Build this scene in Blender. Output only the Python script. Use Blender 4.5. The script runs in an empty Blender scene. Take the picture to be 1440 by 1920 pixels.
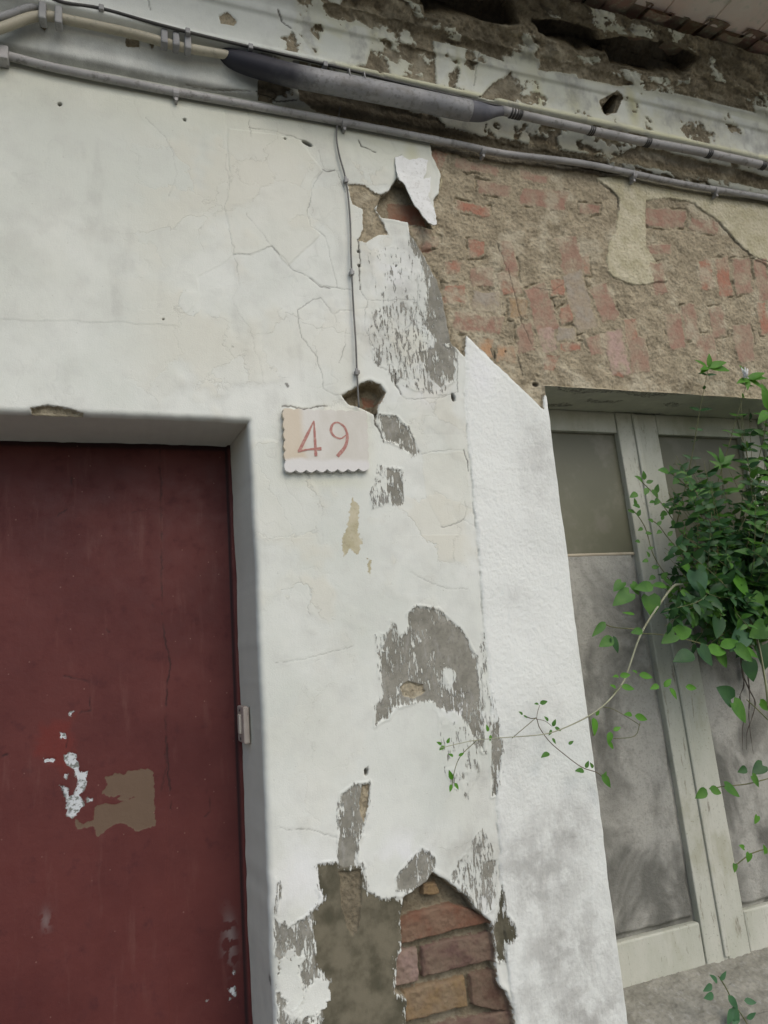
import bpy, math, random
import numpy as np
from mathutils import Vector, Matrix
S = bpy.context.scene; COL = S.collection
random.seed(7)

# ------------------------------------------------------------------ camera
PW, PH = 1440.0, 1920.0
ZC = 1.45                      # eye height
D = 1.40                       # eye to wall face
_h = np.array([3657.0, 20.0]); _v = np.array([-530.0, 6660.0])
F = math.sqrt(-_h.dot(_v))
def _n(v): return v / np.linalg.norm(v)
XW = _n(np.array([_h[0], _h[1], -F])); ZW = _n(np.array([_v[0], _v[1], -F])); YW = np.cross(ZW, XW)
ROT = np.array([XW, YW, ZW])
cd = bpy.data.cameras.new('camera'); cam = bpy.data.objects.new('camera', cd); COL.objects.link(cam)
cd.sensor_fit = 'HORIZONTAL'; cd.sensor_width = 36.0; cd.lens = F / PW * 36.0
cd.dof.use_dof = True; cd.dof.focus_distance = 1.55; cd.dof.aperture_fstop = 5.0
cd.clip_start = 0.02; cd.clip_end = 300.0
m = Matrix([list(r) for r in ROT]).to_4x4(); m.translation = (0, 0, ZC); cam.matrix_world = m
S.camera = cam
S.render.resolution_x = 768; S.render.resolution_y = 1024

# ------------------------------------------------------------------ light
SUN_EL, SUN_AZ = 46.0, 162.0   # azimuth clockwise from +Y
w = bpy.data.worlds.new('World'); S.world = w; w.use_nodes = True
nt = w.node_tree; bg = nt.nodes['Background']
sky = nt.nodes.new('ShaderNodeTexSky'); sky.sky_type = 'NISHITA'; sky.sun_disc = False
sky.sun_elevation = math.radians(SUN_EL); sky.sun_rotation = math.radians(SUN_AZ)
sky.dust_density = 3.0; sky.air_density = 1.0; sky.ozone_density = 1.5
nt.links.new(sky.outputs[0], bg.inputs[0]); bg.inputs[1].default_value = 0.15
sd = bpy.data.lights.new('sun', 'SUN'); sd.energy = 0.78; sd.angle = math.radians(50); sd.color = (1.0, 0.985, 0.955)
sun = bpy.data.objects.new('sun', sd); COL.objects.link(sun)
e, az = math.radians(SUN_EL), math.radians(SUN_AZ)
sun.rotation_euler = Vector((math.sin(az) * math.cos(e), math.cos(az) * math.cos(e), math.sin(e))).to_track_quat('Z', 'Y').to_euler()
vs = S.view_settings; vs.view_transform = 'Standard'; vs.look = 'None'; vs.gamma = 1; vs.exposure = 0.2; vs.use_curve_mapping = False
S.cycles.use_denoising = True
S.cycles.max_bounces = 8

# ------------------------------------------------------------------ survey helpers
def ray(px, py):
    return ROT @ np.array([px - PW / 2, PH / 2 - py, -F])
def at(px, py, Y=D):                       # point on the vertical plane at distance Y
    d = ray(px, py); d = d / d[1] * Y
    return Vector((d[0], Y, d[2] + ZC))
def ab(px, py):                            # bearing coordinates on the wall face, mm
    d = ray(px, py); return d[0] / d[1] * D * 1000, d[2] / d[1] * D * 1000

# ------------------------------------------------------------------ noise
_T = np.random.RandomState(3).rand(8, 256, 256).astype(np.float32)
def vn(x, y, seed=0):
    xi = np.floor(x).astype(np.int64); yi = np.floor(y).astype(np.int64)
    u = (x - xi).astype(np.float32); v = (y - yi).astype(np.float32)
    u = u * u * (3 - 2 * u); v = v * v * (3 - 2 * v)
    t = _T[seed % 8]; o = seed * 37
    a = t[(xi + o) & 255, yi & 255]; b = t[(xi + 1 + o) & 255, yi & 255]
    c = t[(xi + o) & 255, (yi + 1) & 255]; d = t[(xi + 1 + o) & 255, (yi + 1) & 255]
    return (a * (1 - u) + b * u) * (1 - v) + (c * (1 - u) + d * u) * v
def fbm(x, y, sc, octv=4, seed=0, g=0.5):  # about -1..1, sc in the units of x
    s = 0; a = 1.0; t = 0
    for k in range(octv):
        s = s + a * (vn(x / sc + 11.3 * k, y / sc + 7.7 * k, seed + k) * 2 - 1); t += a; a *= g; sc = sc * 0.5
    return s / t
def sm(x, lo, hi):
    t = np.clip((x - lo) / (hi - lo), 0, 1); return t * t * (3 - 2 * t)

class Field:                               # layers of a weathered sheet, drawn in wall millimetres
    def __init__(s, A, B):
        s.A = A.astype(np.float32); s.B = B.astype(np.float32); s.n = len(A)
        s.w1 = (s.A + 5 * fbm(A, B, 30, 4, 1, .6), s.B + 5 * fbm(A, B, 30, 4, 5, .6))
        s.w2 = (s.A + 11 * fbm(A, B, 45, 5, 2, .65), s.B + 11 * fbm(A, B, 45, 5, 6, .65))
        s.w3 = (s.A + 2.5 * fbm(A, B, 40, 3, 2) + 3.4 * fbm(A, B, 13, 3, 1, .7), s.B + 2.5 * fbm(A, B, 40, 3, 6) + 3.4 * fbm(A, B, 13, 3, 5, .7))
        s.w0 = (s.A + 2 * fbm(A, B, 22, 3, 3), s.B + 2 * fbm(A, B, 22, 3, 4))
    def near(s, P, mg):
        return np.nonzero((s.A > P[:, 0].min() - mg) & (s.A < P[:, 0].max() + mg) & (s.B > P[:, 1].min() - mg) & (s.B < P[:, 1].max() + mg))[0]
    def poly(s, pts, warp=1, raw=False):   # signed distance in mm, negative inside
        P = np.array(pts if raw else [ab(*p) for p in pts], dtype=np.float32)
        out = np.full(s.n, 60.0, np.float32); i = s.near(P, 45)
        W = (s.w0, s.w1, s.w2, s.w3)[warp]; x = W[0][i]; y = W[1][i]
        d = np.full(len(i), 1e9, np.float32); ins = np.zeros(len(i), bool)
        Q = np.roll(P, -1, 0)
        for (x0, y0), (x1, y1) in zip(P, Q):
            ex, ey = x1 - x0, y1 - y0; L = ex * ex + ey * ey + 1e-6
            t = np.clip(((x - x0) * ex + (y - y0) * ey) / L, 0, 1)
            d = np.minimum(d, (x - x0 - t * ex) ** 2 + (y - y0 - t * ey) ** 2)
            if abs(ey) > 1e-6:
                ins ^= ((y0 > y) != (y1 > y)) & (x < x0 + (y - y0) * ex / ey)
        d = np.sqrt(d); out[i] = np.where(ins, -d, d); return out
    def line(s, pts, warp=0, taper=False):
        P = np.array([ab(*p) for p in pts], dtype=np.float32)
        out = np.full(s.n, 60.0, np.float32); i = s.near(P, 25)
        W = (s.w0, s.w1, s.w2, s.w3)[warp]; x = W[0][i]; y = W[1][i]; d = np.full(len(i), 1e9, np.float32)
        for (x0, y0), (x1, y1) in zip(P[:-1], P[1:]):
            ex, ey = x1 - x0, y1 - y0; L = ex * ex + ey * ey + 1e-6
            t = np.clip(((x - x0) * ex + (y - y0) * ey) / L, 0, 1)
            d = np.minimum(d, (x - x0 - t * ex) ** 2 + (y - y0 - t * ey) ** 2)
        out[i] = np.sqrt(d); return out
    def blob(s, px, py, rx, ry, ang=0, pw=1.0):   # soft spot 0..1; radii in mm
        cx, cy = ab(px, py); c, q = math.cos(math.radians(ang)), math.sin(math.radians(ang))
        x = s.w1[0] - cx; y = s.w1[1] - cy
        return np.exp(-pw * (((x * c + y * q) / rx) ** 2 + ((-x * q + y * c) / ry) ** 2))
def box_pts(cx, cy, w_, h_, ang):
    c, q = math.cos(math.radians(ang)), math.sin(math.radians(ang))
    return [(cx + x * c - y * q, cy + x * q + y * c) for x, y in ((-w_/2, -h_/2), (w_/2, -h_/2), (w_/2, h_/2), (-w_/2, h_/2))]
def enc(sd_, span=15.0): return np.clip(0.5 - sd_ / (2 * span), 0, 1)

# ------------------------------------------------------------------ mesh helpers
def link(name, me, mat=None, parent=None, smooth=True):
    o = bpy.data.objects.new(name, me); COL.objects.link(o)
    if mat: me.materials.append(mat)
    if smooth: me.polygons.foreach_set('use_smooth', [True] * len(me.polygons))
    if parent: o.parent = parent
    return o
def tag(o, label=None, cat=None, group=None, kind=None):
    if label: o['label'] = label
    if cat: o['category'] = cat
    if group: o['group'] = group
    if kind: o['kind'] = kind
    return o
def empty(name, loc, label, cat, group=None):
    o = bpy.data.objects.new(name, None); COL.objects.link(o); o.location = loc; o.empty_display_size = .05
    tag(o, label, cat, group); bpy.context.view_layer.update(); return o
def grid_mesh(name, V, nx, nz, keep=None, attrs=None, flip=False):
    """V: (nz*nx,3), row-major by z"""
    j, i = np.meshgrid(np.arange(nz - 1), np.arange(nx - 1), indexing='ij')
    a = (j * nx + i).ravel(); q = np.stack([a, a + 1, a + nx + 1, a + nx], 1)
    if flip: q = q[:, ::-1]
    if keep is not None: q = q[keep.ravel()]
    used = np.zeros(len(V), bool); used[q.ravel()] = True
    idx = np.cumsum(used) - 1; V = V[used]; q = idx[q]
    me = bpy.data.meshes.new(name); me.vertices.add(len(V)); me.vertices.foreach_set('co', V.astype(np.float32).ravel())
    me.loops.add(q.size); me.loops.foreach_set('vertex_index', q.astype(np.int32).ravel())
    me.polygons.add(len(q)); me.polygons.foreach_set('loop_start', np.arange(0, q.size, 4, dtype=np.int32))
    me.update(calc_edges=True)
    for k, arr in (attrs or {}).items():
        at_ = me.attributes.new(k, 'FLOAT_COLOR', 'POINT'); at_.data.foreach_set('color', arr[used].astype(np.float32).ravel())
    return me
class MB:
    def __init__(s): s.v = []; s.f = []
    def add(s, vs_, fs): o = len(s.v); s.v += [tuple(p) for p in vs_]; s.f += [tuple(i + o for i in f) for f in fs]; return s
    def box(s, x0, x1, y0, y1, z0, z1, sh=0.0):
        p = [(x, y, z) for z in (z0, z1) for y in (y0, y1) for x in (x0, x1)]
        p = [(x - sh * (z - ZC), y, z) for x, y, z in p]
        return s.add(p, [(0, 2, 3, 1), (4, 5, 7, 6), (0, 1, 5, 4), (2, 6, 7, 3), (0, 4, 6, 2), (1, 3, 7, 5)])
    def tube(s, pts, r, n=8, cap=True, sq=1.0):
        pts = [Vector(p) for p in pts]; R = r if hasattr(r, '__len__') else [r] * len(pts)
        vs_ = []; up = None
        for i, p in enumerate(pts):
            t = (pts[min(i + 1, len(pts) - 1)] - pts[max(i - 1, 0)]).normalized()
            if up is None: up = Vector((0, 0, 1)) if abs(t.z) < .9 else Vector((0, 1, 0))
            a = t.cross(up).normalized(); up = a.cross(t).normalized()
            for k in range(n):
                th = 2 * math.pi * k / n; vs_.append(p + float(R[i]) * (math.cos(th) * a + sq * math.sin(th) * up))
        fs = [(i * n + k, i * n + (k + 1) % n, (i + 1) * n + (k + 1) % n, (i + 1) * n + k) for i in range(len(pts) - 1) for k in range(n)]
        if cap: fs += [tuple(range(n))[::-1], tuple(range((len(pts) - 1) * n, len(pts) * n))]
        return s.add(vs_, fs)
    def build(s, name, mat, parent=None, smooth=False, bevel=0.0, seg=2):
        me = bpy.data.meshes.new(name); me.from_pydata(s.v, [], s.f); me.update()
        o = link(name, me, mat, None, smooth)
        if bevel: b = o.modifiers.new('b', 'BEVEL'); b.width = bevel; b.segments = seg; b.limit_method = 'ANGLE'; b.angle_limit = .6
        if parent: o.parent = parent; o.matrix_parent_inverse = parent.matrix_world.inverted()
        return o
def spline(pts, k=6):                      # Catmull-Rom through points
    P = [Vector(p) for p in pts]; P = [P[0] * 2 - P[1]] + P + [P[-1] * 2 - P[-2]]; out = []
    for i in range(1, len(P) - 2):
        a, b, c, d = P[i - 1:i + 3]
        for j in range(k):
            t = j / k; out.append(.5 * ((2 * b) + (c - a) * t + (2 * a - 5 * b + 4 * c - d) * t * t + (3 * b - a - 3 * c + d) * t ** 3))
    return out + [P[-2]]
def adopt(o, parent): o.parent = parent; o.matrix_parent_inverse = parent.matrix_world.inverted(); return o

# ------------------------------------------------------------------ material helper
class NT:
    def __init__(s, name):
        s.m = bpy.data.materials.new(name); s.m.use_nodes = True; s.t = s.m.node_tree; s.b = s.t.nodes['Principled BSDF']; s.co = None
    def n(s, ty, **kw):
        x = s.t.nodes.new(ty)
        for k, v in kw.items(): setattr(x, k, v)
        return x
    def set(s, sock, v):
        if v is None: return
        if hasattr(v, 'is_output'): s.t.links.new(v, sock)
        elif isinstance(v, (tuple, list)): sock.default_value = tuple(v) + ((1,) if len(v) == 3 and len(sock.default_value) == 4 else ())
        else: sock.default_value = v
    def math(s, op, a, b=None, c=None, clamp=False):
        x = s.n('ShaderNodeMath', operation=op, use_clamp=clamp)
        for k, v in enumerate((a, b, c)):
            if v is not None: s.set(x.inputs[k], v)
        return x.outputs[0]
    def pos(s, sc=(1, 1, 1)):
        if s.co is None: s.co = s.n('ShaderNodeTexCoord').outputs['Object']
        x = s.n('ShaderNodeVectorMath', operation='MULTIPLY'); s.t.links.new(s.co, x.inputs[0]); x.inputs[1].default_value = sc
        return x.outputs[0]
    def noise(s, scale, detail=4, rough=.6, sc=(1, 1, 1), dist=0.0):
        x = s.n('ShaderNodeTexNoise'); s.set(x.inputs['Vector'], s.pos(sc)); x.inputs['Scale'].default_value = scale
        x.inputs['Detail'].default_value = detail; x.inputs['Roughness'].default_value = rough; x.inputs['Distortion'].default_value = dist
        return x.outputs['Fac']
    def voro(s, scale, sc=(1, 1, 1), feat='F1', out='Distance'):
        x = s.n('ShaderNodeTexVoronoi', feature=feat); s.set(x.inputs['Vector'], s.pos(sc)); x.inputs['Scale'].default_value = scale
        return x.outputs[out]
    def step(s, v, lo, hi, a=0.0, b=1.0):
        x = s.n('ShaderNodeMapRange', interpolation_type='SMOOTHSTEP')
        s.set(x.inputs['Value'], v); x.inputs['From Min'].default_value = lo; x.inputs['From Max'].default_value = hi
        x.inputs['To Min'].default_value = a; x.inputs['To Max'].default_value = b; return x.outputs[0]
    def mix(s, f, a, b, blend='MIX'):
        x = s.n('ShaderNodeMix', data_type='RGBA', blend_type=blend); s.set(x.inputs[0], f); s.set(x.inputs[6], a); s.set(x.inputs[7], b)
        return x.outputs[2]
    def attr(s, name):
        a = s.n('ShaderNodeAttribute', attribute_name=name); q = s.n('ShaderNodeSeparateColor'); s.t.links.new(a.outputs['Color'], q.inputs[0])
        return q.outputs[0], q.outputs[1], q.outputs[2], a.outputs['Alpha'], a.outputs['Color']
    def bump(s, h, dist=.001, strength=1.0, prev=None):
        x = s.n('ShaderNodeBump'); s.set(x.inputs['Height'], h); x.inputs['Distance'].default_value = dist; s.set(x.inputs['Strength'], strength)
        if prev is not None: s.set(x.inputs['Normal'], prev)
        return x.outputs[0]
    def out(s, col, rough=.9, normal=None, spec=.2, metal=0):
        s.set(s.b.inputs['Base Color'], col); s.set(s.b.inputs['Roughness'], rough); s.set(s.b.inputs['Specular IOR Level'], spec); s.set(s.b.inputs['Metallic'], metal)
        if normal is not None: s.set(s.b.inputs['Normal'], normal)
        return s.m

def plaster_material():
    M = NT('weathered_plaster')
    grey, tan, brick, cream, _ = M.attr('m1')
    br, bgc, bb, deep, bcol = M.attr('m2')
    crack, yel, warm, dirt_shade, _ = M.attr('m3')
    n1 = M.noise(3.0, 5, .6); n2 = M.noise(22, 5, .6); n3 = M.noise(130, 4, .65); n4 = M.noise(420, 3, .7); n5 = M.noise(11, 4, .6)
    streak = M.noise(230, 4, .75, (1, 1, .18)); streak2 = M.noise(75, 5, .75, (1, 1, .32))
    # lime paint
    white = M.mix(M.step(n1, .3, .7), (.575, .60, .53), (.685, .70, .635))
    white = M.mix(M.math('MULTIPLY', M.step(n2, .45, .75), .35), white, (.53, .54, .49))
    white = M.mix(M.math('MULTIPLY', M.step(n3, .62, .75), .22), white, (.40, .40, .36))
    white = M.mix(M.math('MULTIPLY', M.step(n5, .5, .7), .30), white, (.55, .56, .50))
    white = M.mix(M.math('MULTIPLY', M.step(M.voro(42), .05, .025), .6), white, (.30, .29, .25))
    white = M.mix(M.math('MULTIPLY', warm, .85), white, (.60, .595, .49))
    white = M.mix(M.math('MULTIPLY', yel, .9), white, (.52, .50, .27))
    m4w = M.attr('m4'); white = M.mix(M.math('MULTIPLY', m4w[1], .8), white, (.725, .745, .69)); white = M.mix(M.math('MULTIPLY', m4w[2], .75), white, M.mix(streak, (.80, .81, .79), (.66, .67, .65)))
    dm = M.math('MULTIPLY', dirt_shade, M.step(M.math('ADD', M.math('MULTIPLY', n2, .7), M.math('MULTIPLY', streak2, .3)), .36, .62, .25, 1.0))
    white = M.mix(dm, white, (.31, .305, .275))
    m4_ = M.attr('m4'); plt = m4_[0]; pgr = m4_[1]
    dv = M.n('ShaderNodeTexNoise'); M.set(dv.inputs['Vector'], M.pos()); dv.inputs['Scale'].default_value = 16; dv.inputs['Detail'].default_value = 5; dv.inputs['Roughness'].default_value = .65
    va = M.n('ShaderNodeVectorMath', operation='MULTIPLY_ADD'); M.set(va.inputs[0], dv.outputs['Color']); va.inputs[1].default_value = (.10, .10, .10); M.set(va.inputs[2], M.pos())
    ve = M.n('ShaderNodeTexVoronoi', feature='DISTANCE_TO_EDGE'); M.set(ve.inputs['Vector'], va.outputs[0]); ve.inputs['Scale'].default_value = 8.5
    vc = M.n('ShaderNodeTexVoronoi', feature='F1'); M.set(vc.inputs['Vector'], va.outputs[0]); vc.inputs['Scale'].default_value = 8.5
    cs = M.n('ShaderNodeSeparateColor'); M.set(cs.inputs[0], vc.outputs['Color'])
    pm = M.math('MULTIPLY', plt, M.step(M.noise(5, 3, .6), .46, .56))
    edge_ = M.math('MULTIPLY', M.step(ve.outputs['Distance'], .013, .002), pm)
    white = M.mix(M.math('MULTIPLY', M.math('MULTIPLY', cs.outputs[0], .75), pm), white, (.61, .595, .49))
    white = M.mix(M.math('MULTIPLY', edge_, M.math('MULTIPLY', M.step(n2, .4, .6), .32)), white, (.28, .27, .22))
    plate_h = M.math('MULTIPLY', pm, M.math('SUBTRACT', cs.outputs[1], M.math('MULTIPLY', M.step(ve.outputs['Distance'], .03, .0), .15)))
    # worn to the cement
    gm = M.math('ADD', grey, M.math('MULTIPLY', M.math('SUBTRACT', M.math('ADD', M.math('MULTIPLY', streak, .5), M.math('MULTIPLY', streak2, .5)), .5), 2.3))
    gm = M.step(gm, .48, .55)
    cem = M.mix(M.step(n2, .3, .7), (.20, .193, .155), (.30, .29, .24))
    cem = M.mix(M.math('MULTIPLY', M.step(n3, .45, .7), .5), cem, (.14, .134, .112))
    cem = M.mix(M.math('MULTIPLY', M.step(streak2, .52, .68), .45), cem, (.36, .36, .335))
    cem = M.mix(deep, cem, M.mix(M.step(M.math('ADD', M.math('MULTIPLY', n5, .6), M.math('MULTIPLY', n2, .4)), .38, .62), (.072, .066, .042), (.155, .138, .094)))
    col = M.mix(gm, white, cem)
    # tan sand mortar
    grit = M.voro(260); grit2 = M.voro(95)
    tc = M.mix(M.step(n2, .3, .7), (.265, .225, .15), (.40, .345, .235))
    tc = M.mix(M.math('MULTIPLY', M.step(n3, .46, .62), .42), tc, (.13, .11, .075))
    tc = M.mix(M.math('MULTIPLY', M.step(grit, .22, .1), .35), tc, (.42, .38, .29))
    tc = M.mix(M.math('MULTIPLY', M.step(n5, .5, .66), .55), tc, (.46, .42, .31))
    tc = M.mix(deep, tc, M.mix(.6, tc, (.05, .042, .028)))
    tm = M.step(M.math('ADD', tan, M.math('MULTIPLY', M.math('SUBTRACT', n3, .5), .35)), .47, .53)
    col = M.mix(tm, col, tc)
    # cream undercoat
    cc = M.mix(M.step(n2, .3, .7), (.40, .365, .235), (.52, .48, .345))
    cc = M.mix(M.math('MULTIPLY', M.step(n3, .5, .72), .45), cc, (.25, .22, .14))
    cm = M.step(M.math('ADD', cream, M.math('MULTIPLY', M.math('SUBTRACT', n3, .5), .5)), .46, .54)
    col = M.mix(cm, col, cc)
    # brick faces
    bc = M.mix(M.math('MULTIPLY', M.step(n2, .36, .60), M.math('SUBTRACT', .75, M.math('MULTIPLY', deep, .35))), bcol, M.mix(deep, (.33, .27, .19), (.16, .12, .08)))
    bc = M.mix(M.math('MULTIPLY', M.step(n3, .45, .75), .4), bc, (.16, .10, .075))
    bm = M.step(M.math('ADD', brick, M.math('MULTIPLY', M.math('SUBTRACT', M.math('ADD', M.math('MULTIPLY', n2, .5), M.math('MULTIPLY', n3, .5)), .5), 1.9)), .42, .66)
    bm = M.math('MULTIPLY', bm, M.math('ADD', M.step(M.math('ADD', M.math('MULTIPLY', n5, .6), M.math('MULTIPLY', n2, .4)), .62, .46, .32, .95), M.math('MULTIPLY', deep, .8), clamp=True))
    col = M.mix(bm, col, bc)
    col = M.mix(crack, col, M.mix(.5, (.07, .06, .045), (.045, .038, .03)))
    # relief
    fine = M.math('ADD', M.math('MULTIPLY', n3, .25), M.math('ADD', M.math('MULTIPLY', n4, .5), M.math('MULTIPLY', streak, .25)))
    nb = M.bump(plate_h, .0024, .9)
    nb = M.bump(M.math('ADD', M.noise(190, 4, .75, (1, 1, .8)), M.math('MULTIPLY', M.voro(120), .35)), .0045, M.math('MULTIPLY', pgr, .38), nb)
    nb = M.bump(fine, .0022, M.math('ADD', .44, M.math('MULTIPLY', dirt_shade, .3)), nb)
    nb = M.bump(M.math('ADD', M.math('MULTIPLY', n3, .7), M.math('MULTIPLY', grit2, .5)), .0045, M.math('MULTIPLY', tm, M.math('SUBTRACT', 1.0, M.math('MULTIPLY', bm, .6))), nb)
    nb = M.bump(M.math('SUBTRACT', 1.0, gm), .0016, .9, nb)
    return M.out(col, .93, nb, .15)
PLASTER = plaster_material()

# ------------------------------------------------------------------ what the wall has suffered, drawn in photo survey points
XJ, ZL = .247, .4916                       # door opening: right jamb, lintel
WX0, WX1, WZ0, WZ1 = .970, 1.86, -.83, .616    # window opening
BR = dict(red=(.35, .165, .11), rose=(.31, .185, .135), brown=(.30, .195, .14), grey=(.33, .30, .24), ochre=(.34, .235, .12),
          pink=(.42, .30, .25), orange=(.44, .27, .15), dark=(.15, .09, .065), purple=(.20, .125, .10), maroon=(.27, .135, .085))
BRICKS = [(823,293,30,34,30,'red'),(899,309,87,20,12,'brown'),(1005,327,55,16,15,'rose'),(1023,368,88,36,8,'rose'),(890,387,68,20,10,'red'),
 (899,460,30,30,0,'red'),(812,449,26,26,0,'rose'),(957,478,27,60,-5,'rose'),(853,499,30,22,0,'red'),(853,545,42,38,0,'red'),(959,529,36,46,-12,'red'),
 (908,515,44,38,0,'brown'),(913,561,55,38,3,'grey'),(899,602,96,36,6,'rose'),(1073,474,40,72,-15,'brown'),(1103,492,15,42,-10,'red'),
 (1018,575,42,92,-18,'rose'),(1050,535,30,30,0,'red'),(1090,560,38,110,-15,'grey'),(1138,562,36,70,-22,'rose'),(1064,585,26,30,-12,'red'),
 (1030,630,30,55,-15,'pink'),(1037,676,24,32,12,'red'),(1064,620,36,26,0,'grey'),(1073,646,40,18,0,'red'),(1120,645,30,40,-15,'rose'),
 (1161,658,38,88,-15,'pink'),(989,630,30,55,-8,'brown'),(975,575,34,38,0,'ochre'),(1188,616,26,46,-8,'red'),(912,649,32,38,0,'orange'),
 (952,660,38,36,5,'orange'),(1202,662,36,66,-10,'brown'),(1252,405,78,36,5,'rose'),(1326,419,56,24,8,'rose'),(1330,510,25,58,-8,'red'),
 (1362,515,26,74,-8,'red'),(1399,515,32,70,-8,'rose'),(1434,522,24,80,-8,'rose'),(1243,465,42,22,0,'rose'),(1271,620,32,70,-8,'rose'),
 (1436,593,18,60,-6,'red'),(1110,387,40,20,5,'rose'),(1240,520,26,60,-10,'brown'),(1300,600,28,66,-8,'brown'),(1350,600,30,60,-8,'brown'),
 (930,350,60,22,10,'brown'),(1165,690,20,28,0,'red'),(1330,655,36,60,-8,'brown'),(1400,640,34,70,-8,'brown')]
E1 = [(806,262),(812,290),(826,330),(822,362),(812,372),(818,405),(800,418),(765,414),(772,440),(795,478),(818,520),(830,560),(838,600),(845,640),(858,655),(870,668),(878,632),(1018,768),(1023,735),(1024,800),(1640,800),(1640,330),(1440,300),(1000,225)]
PIL = [(872,628),(1019,768),(1019,740),(1600,760),(1500,2100),(985,2100),(966,1920),(948,1800),(938,1650),(930,1500),(921,1330),(905,1150),(888,960),(880,850),(870,740)]
GREYS = [
 [(781,1140),(821,1145),(843,1161),(864,1179),(881,1208),(893,1234),(899,1302),(902,1353),(908,1410),(893,1389),(875,1353),(850,1331),(835,1331),(807,1317),(770,1317),(742,1324),(727,1345),(713,1349),(702,1360),(704,1320),(720,1313),(716,1273),(713,1244),(713,1219),(727,1205),(734,1165),(749,1190),(767,1190),(767,1154)],
 [(926,1335),(940,1389),(937,1432),(929,1490),(922,1493),(920,1389)],
 [(640,1490),(662,1474),(691,1468),(691,1504),(684,1533),(680,1566),(669,1580),(669,1630),(633,1630),(637,1569),(635,1526)],
 [(770,420),(795,470),(830,520),(842,600),(850,640),(855,690),(850,712),(825,725),(805,708),(785,660),(812,650),(815,632),(800,615),(800,540),(792,500),(770,460)],
 [(711,778),(740,782),(760,800),(778,830),(787,848),(775,856),(760,845),(750,830),(722,825)],
 [(724,878),(752,880),(756,940),(737,950),(727,920)],
 [(746,1642),(772,1609),(795,1590),(814,1609),(817,1650),(795,1657),(765,1672),(748,1669)],
 [(904,1612),(930,1612),(925,1646),(905,1646)],
 [(596,1622),(636,1616),(645,1624),(677,1622),(690,1672),(712,1686),(757,1684),(755,1781),(741,1800),(741,1860),(761,1875),(762,2000),(600,2000),(608,1894),(618,1838),(592,1818),(589,1710),(611,1684),(596,1665)],
 [(941,1661),(950,1715),(968,1755),(945,1770),(945,1800),(932,1800),(926,1740),(935,1700)]]
HALF = [  # thinly worn places: polygon, how far worn (mm the edge is moved inwards)
 ([(515,1722),(545,1738),(592,1708),(594,1760),(600,1800),(612,1840),(614,2000),(520,2000)], 3.5),
 ([(690,590),(735,560),(800,560),(830,640),(855,700),(835,740),(790,740),(740,720),(700,690),(690,640)], 8.0), ([(690,470),(760,450),(800,520),(820,600),(760,600),(700,560)], 11.0),
 ([(700,1180),(770,1190),(780,1300),(705,1330)], 9.0), ([(700,870),(760,880),(740,950),(690,960)], 8.5),
 ([(810,1330),(890,1370),(905,1440),(880,1500),(840,1480),(820,1400)], 9.5), ([(905,1150),(930,1330),(926,1480),(912,1400),(895,1200)], 9.0),
 ([(835,1650),(870,1600),(905,1545),(930,1590),(938,1700),(905,1715),(870,1680)], 7.0), ([(515,1640),(530,1650),(528,1720),(512,1720)], 7.0)]
CREAMG = [[(660,930),(675,950),(672,1000),(678,1015),(668,1042),(655,1030),(642,1045),(638,1010),(650,990),(655,960)], [(684,1047),(693,1050),(692,1080),(685,1070)]]
CREAM = [[(1120,330),(1150,352),(1163,368),(1163,391),(1156,433),(1142,460),(1142,506),(1156,520),(1193,533),(1257,524),(1216,460),(1213,400),(1216,373),(1262,368),(1307,378),(1353,414),(1390,456),(1422,483),(1440,492),(1640,560),(1640,330),(1440,300)],
 [(806,262),(818,300),(832,335),(826,356),(816,372),(808,352),(812,330),(806,305),(800,270)]]
TANS = [[(651,344),(686,348),(702,360),(715,364),(712,378),(704,391),(717,410),(731,439),(712,439),(696,450),(688,455),(673,452),(683,431),(680,394),(662,384)],
 [(636,1632),(675,1630),(680,1668),(676,1700),(680,1725),(666,1756),(650,1735),(640,1690)], [(676,1472),(692,1470),(690,1510),(682,1545),(676,1520)], [(750,1290),(764,1279),(792,1283),(798,1298),(778,1312),(757,1306)],
 [(60,765),(90,760),(125,766),(158,775),(150,790),(60,790)]]
DEEP1 = [(729,357),(744,333),(765,340),(790,370),(800,395),(815,425),(797,420),(762,415),(733,410),(715,407),(707,394),(710,378),(715,364)]
HOLE1 = [(640,740),(660,728),(675,718),(693,712),(712,720),(722,735),(718,749),(707,767),(706,790),(700,776),(671,762),(655,758)]
CAV = [(757,1684),(780,1665),(802,1654),(814,1635),(840,1650),(859,1669),(877,1680),(896,1706),(922,1725),(926,1755),(930,1792),(930,1826),(934,1845),(949,1860),(960,1894),(975,2000),(763,2000),(761,1871),(741,1860),(742,1800),(755,1781),(755,1714)]
CBR = [([(757,1728),(780,1717),(855,1697),(892,1708),(926,1727),(926,1733),(757,1776)],'maroon'),([(795,1780),(934,1748),(936,1803),(797,1839)],'purple'),
 ([(740,1793),(789,1782),(791,1845),(740,1857)],'pink'),([(762,1865),(878,1836),(885,1893),(764,1924)],'ochre'),([(887,1834),(944,1818),(965,1880),(970,1905),(893,1893)],'dark'),
 ([(790,1936),(985,1895),(990,1960),(790,2000)],'purple'),([(800,1662),(826,1658),(832,1680),(798,1684)],'ochre')]
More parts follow.
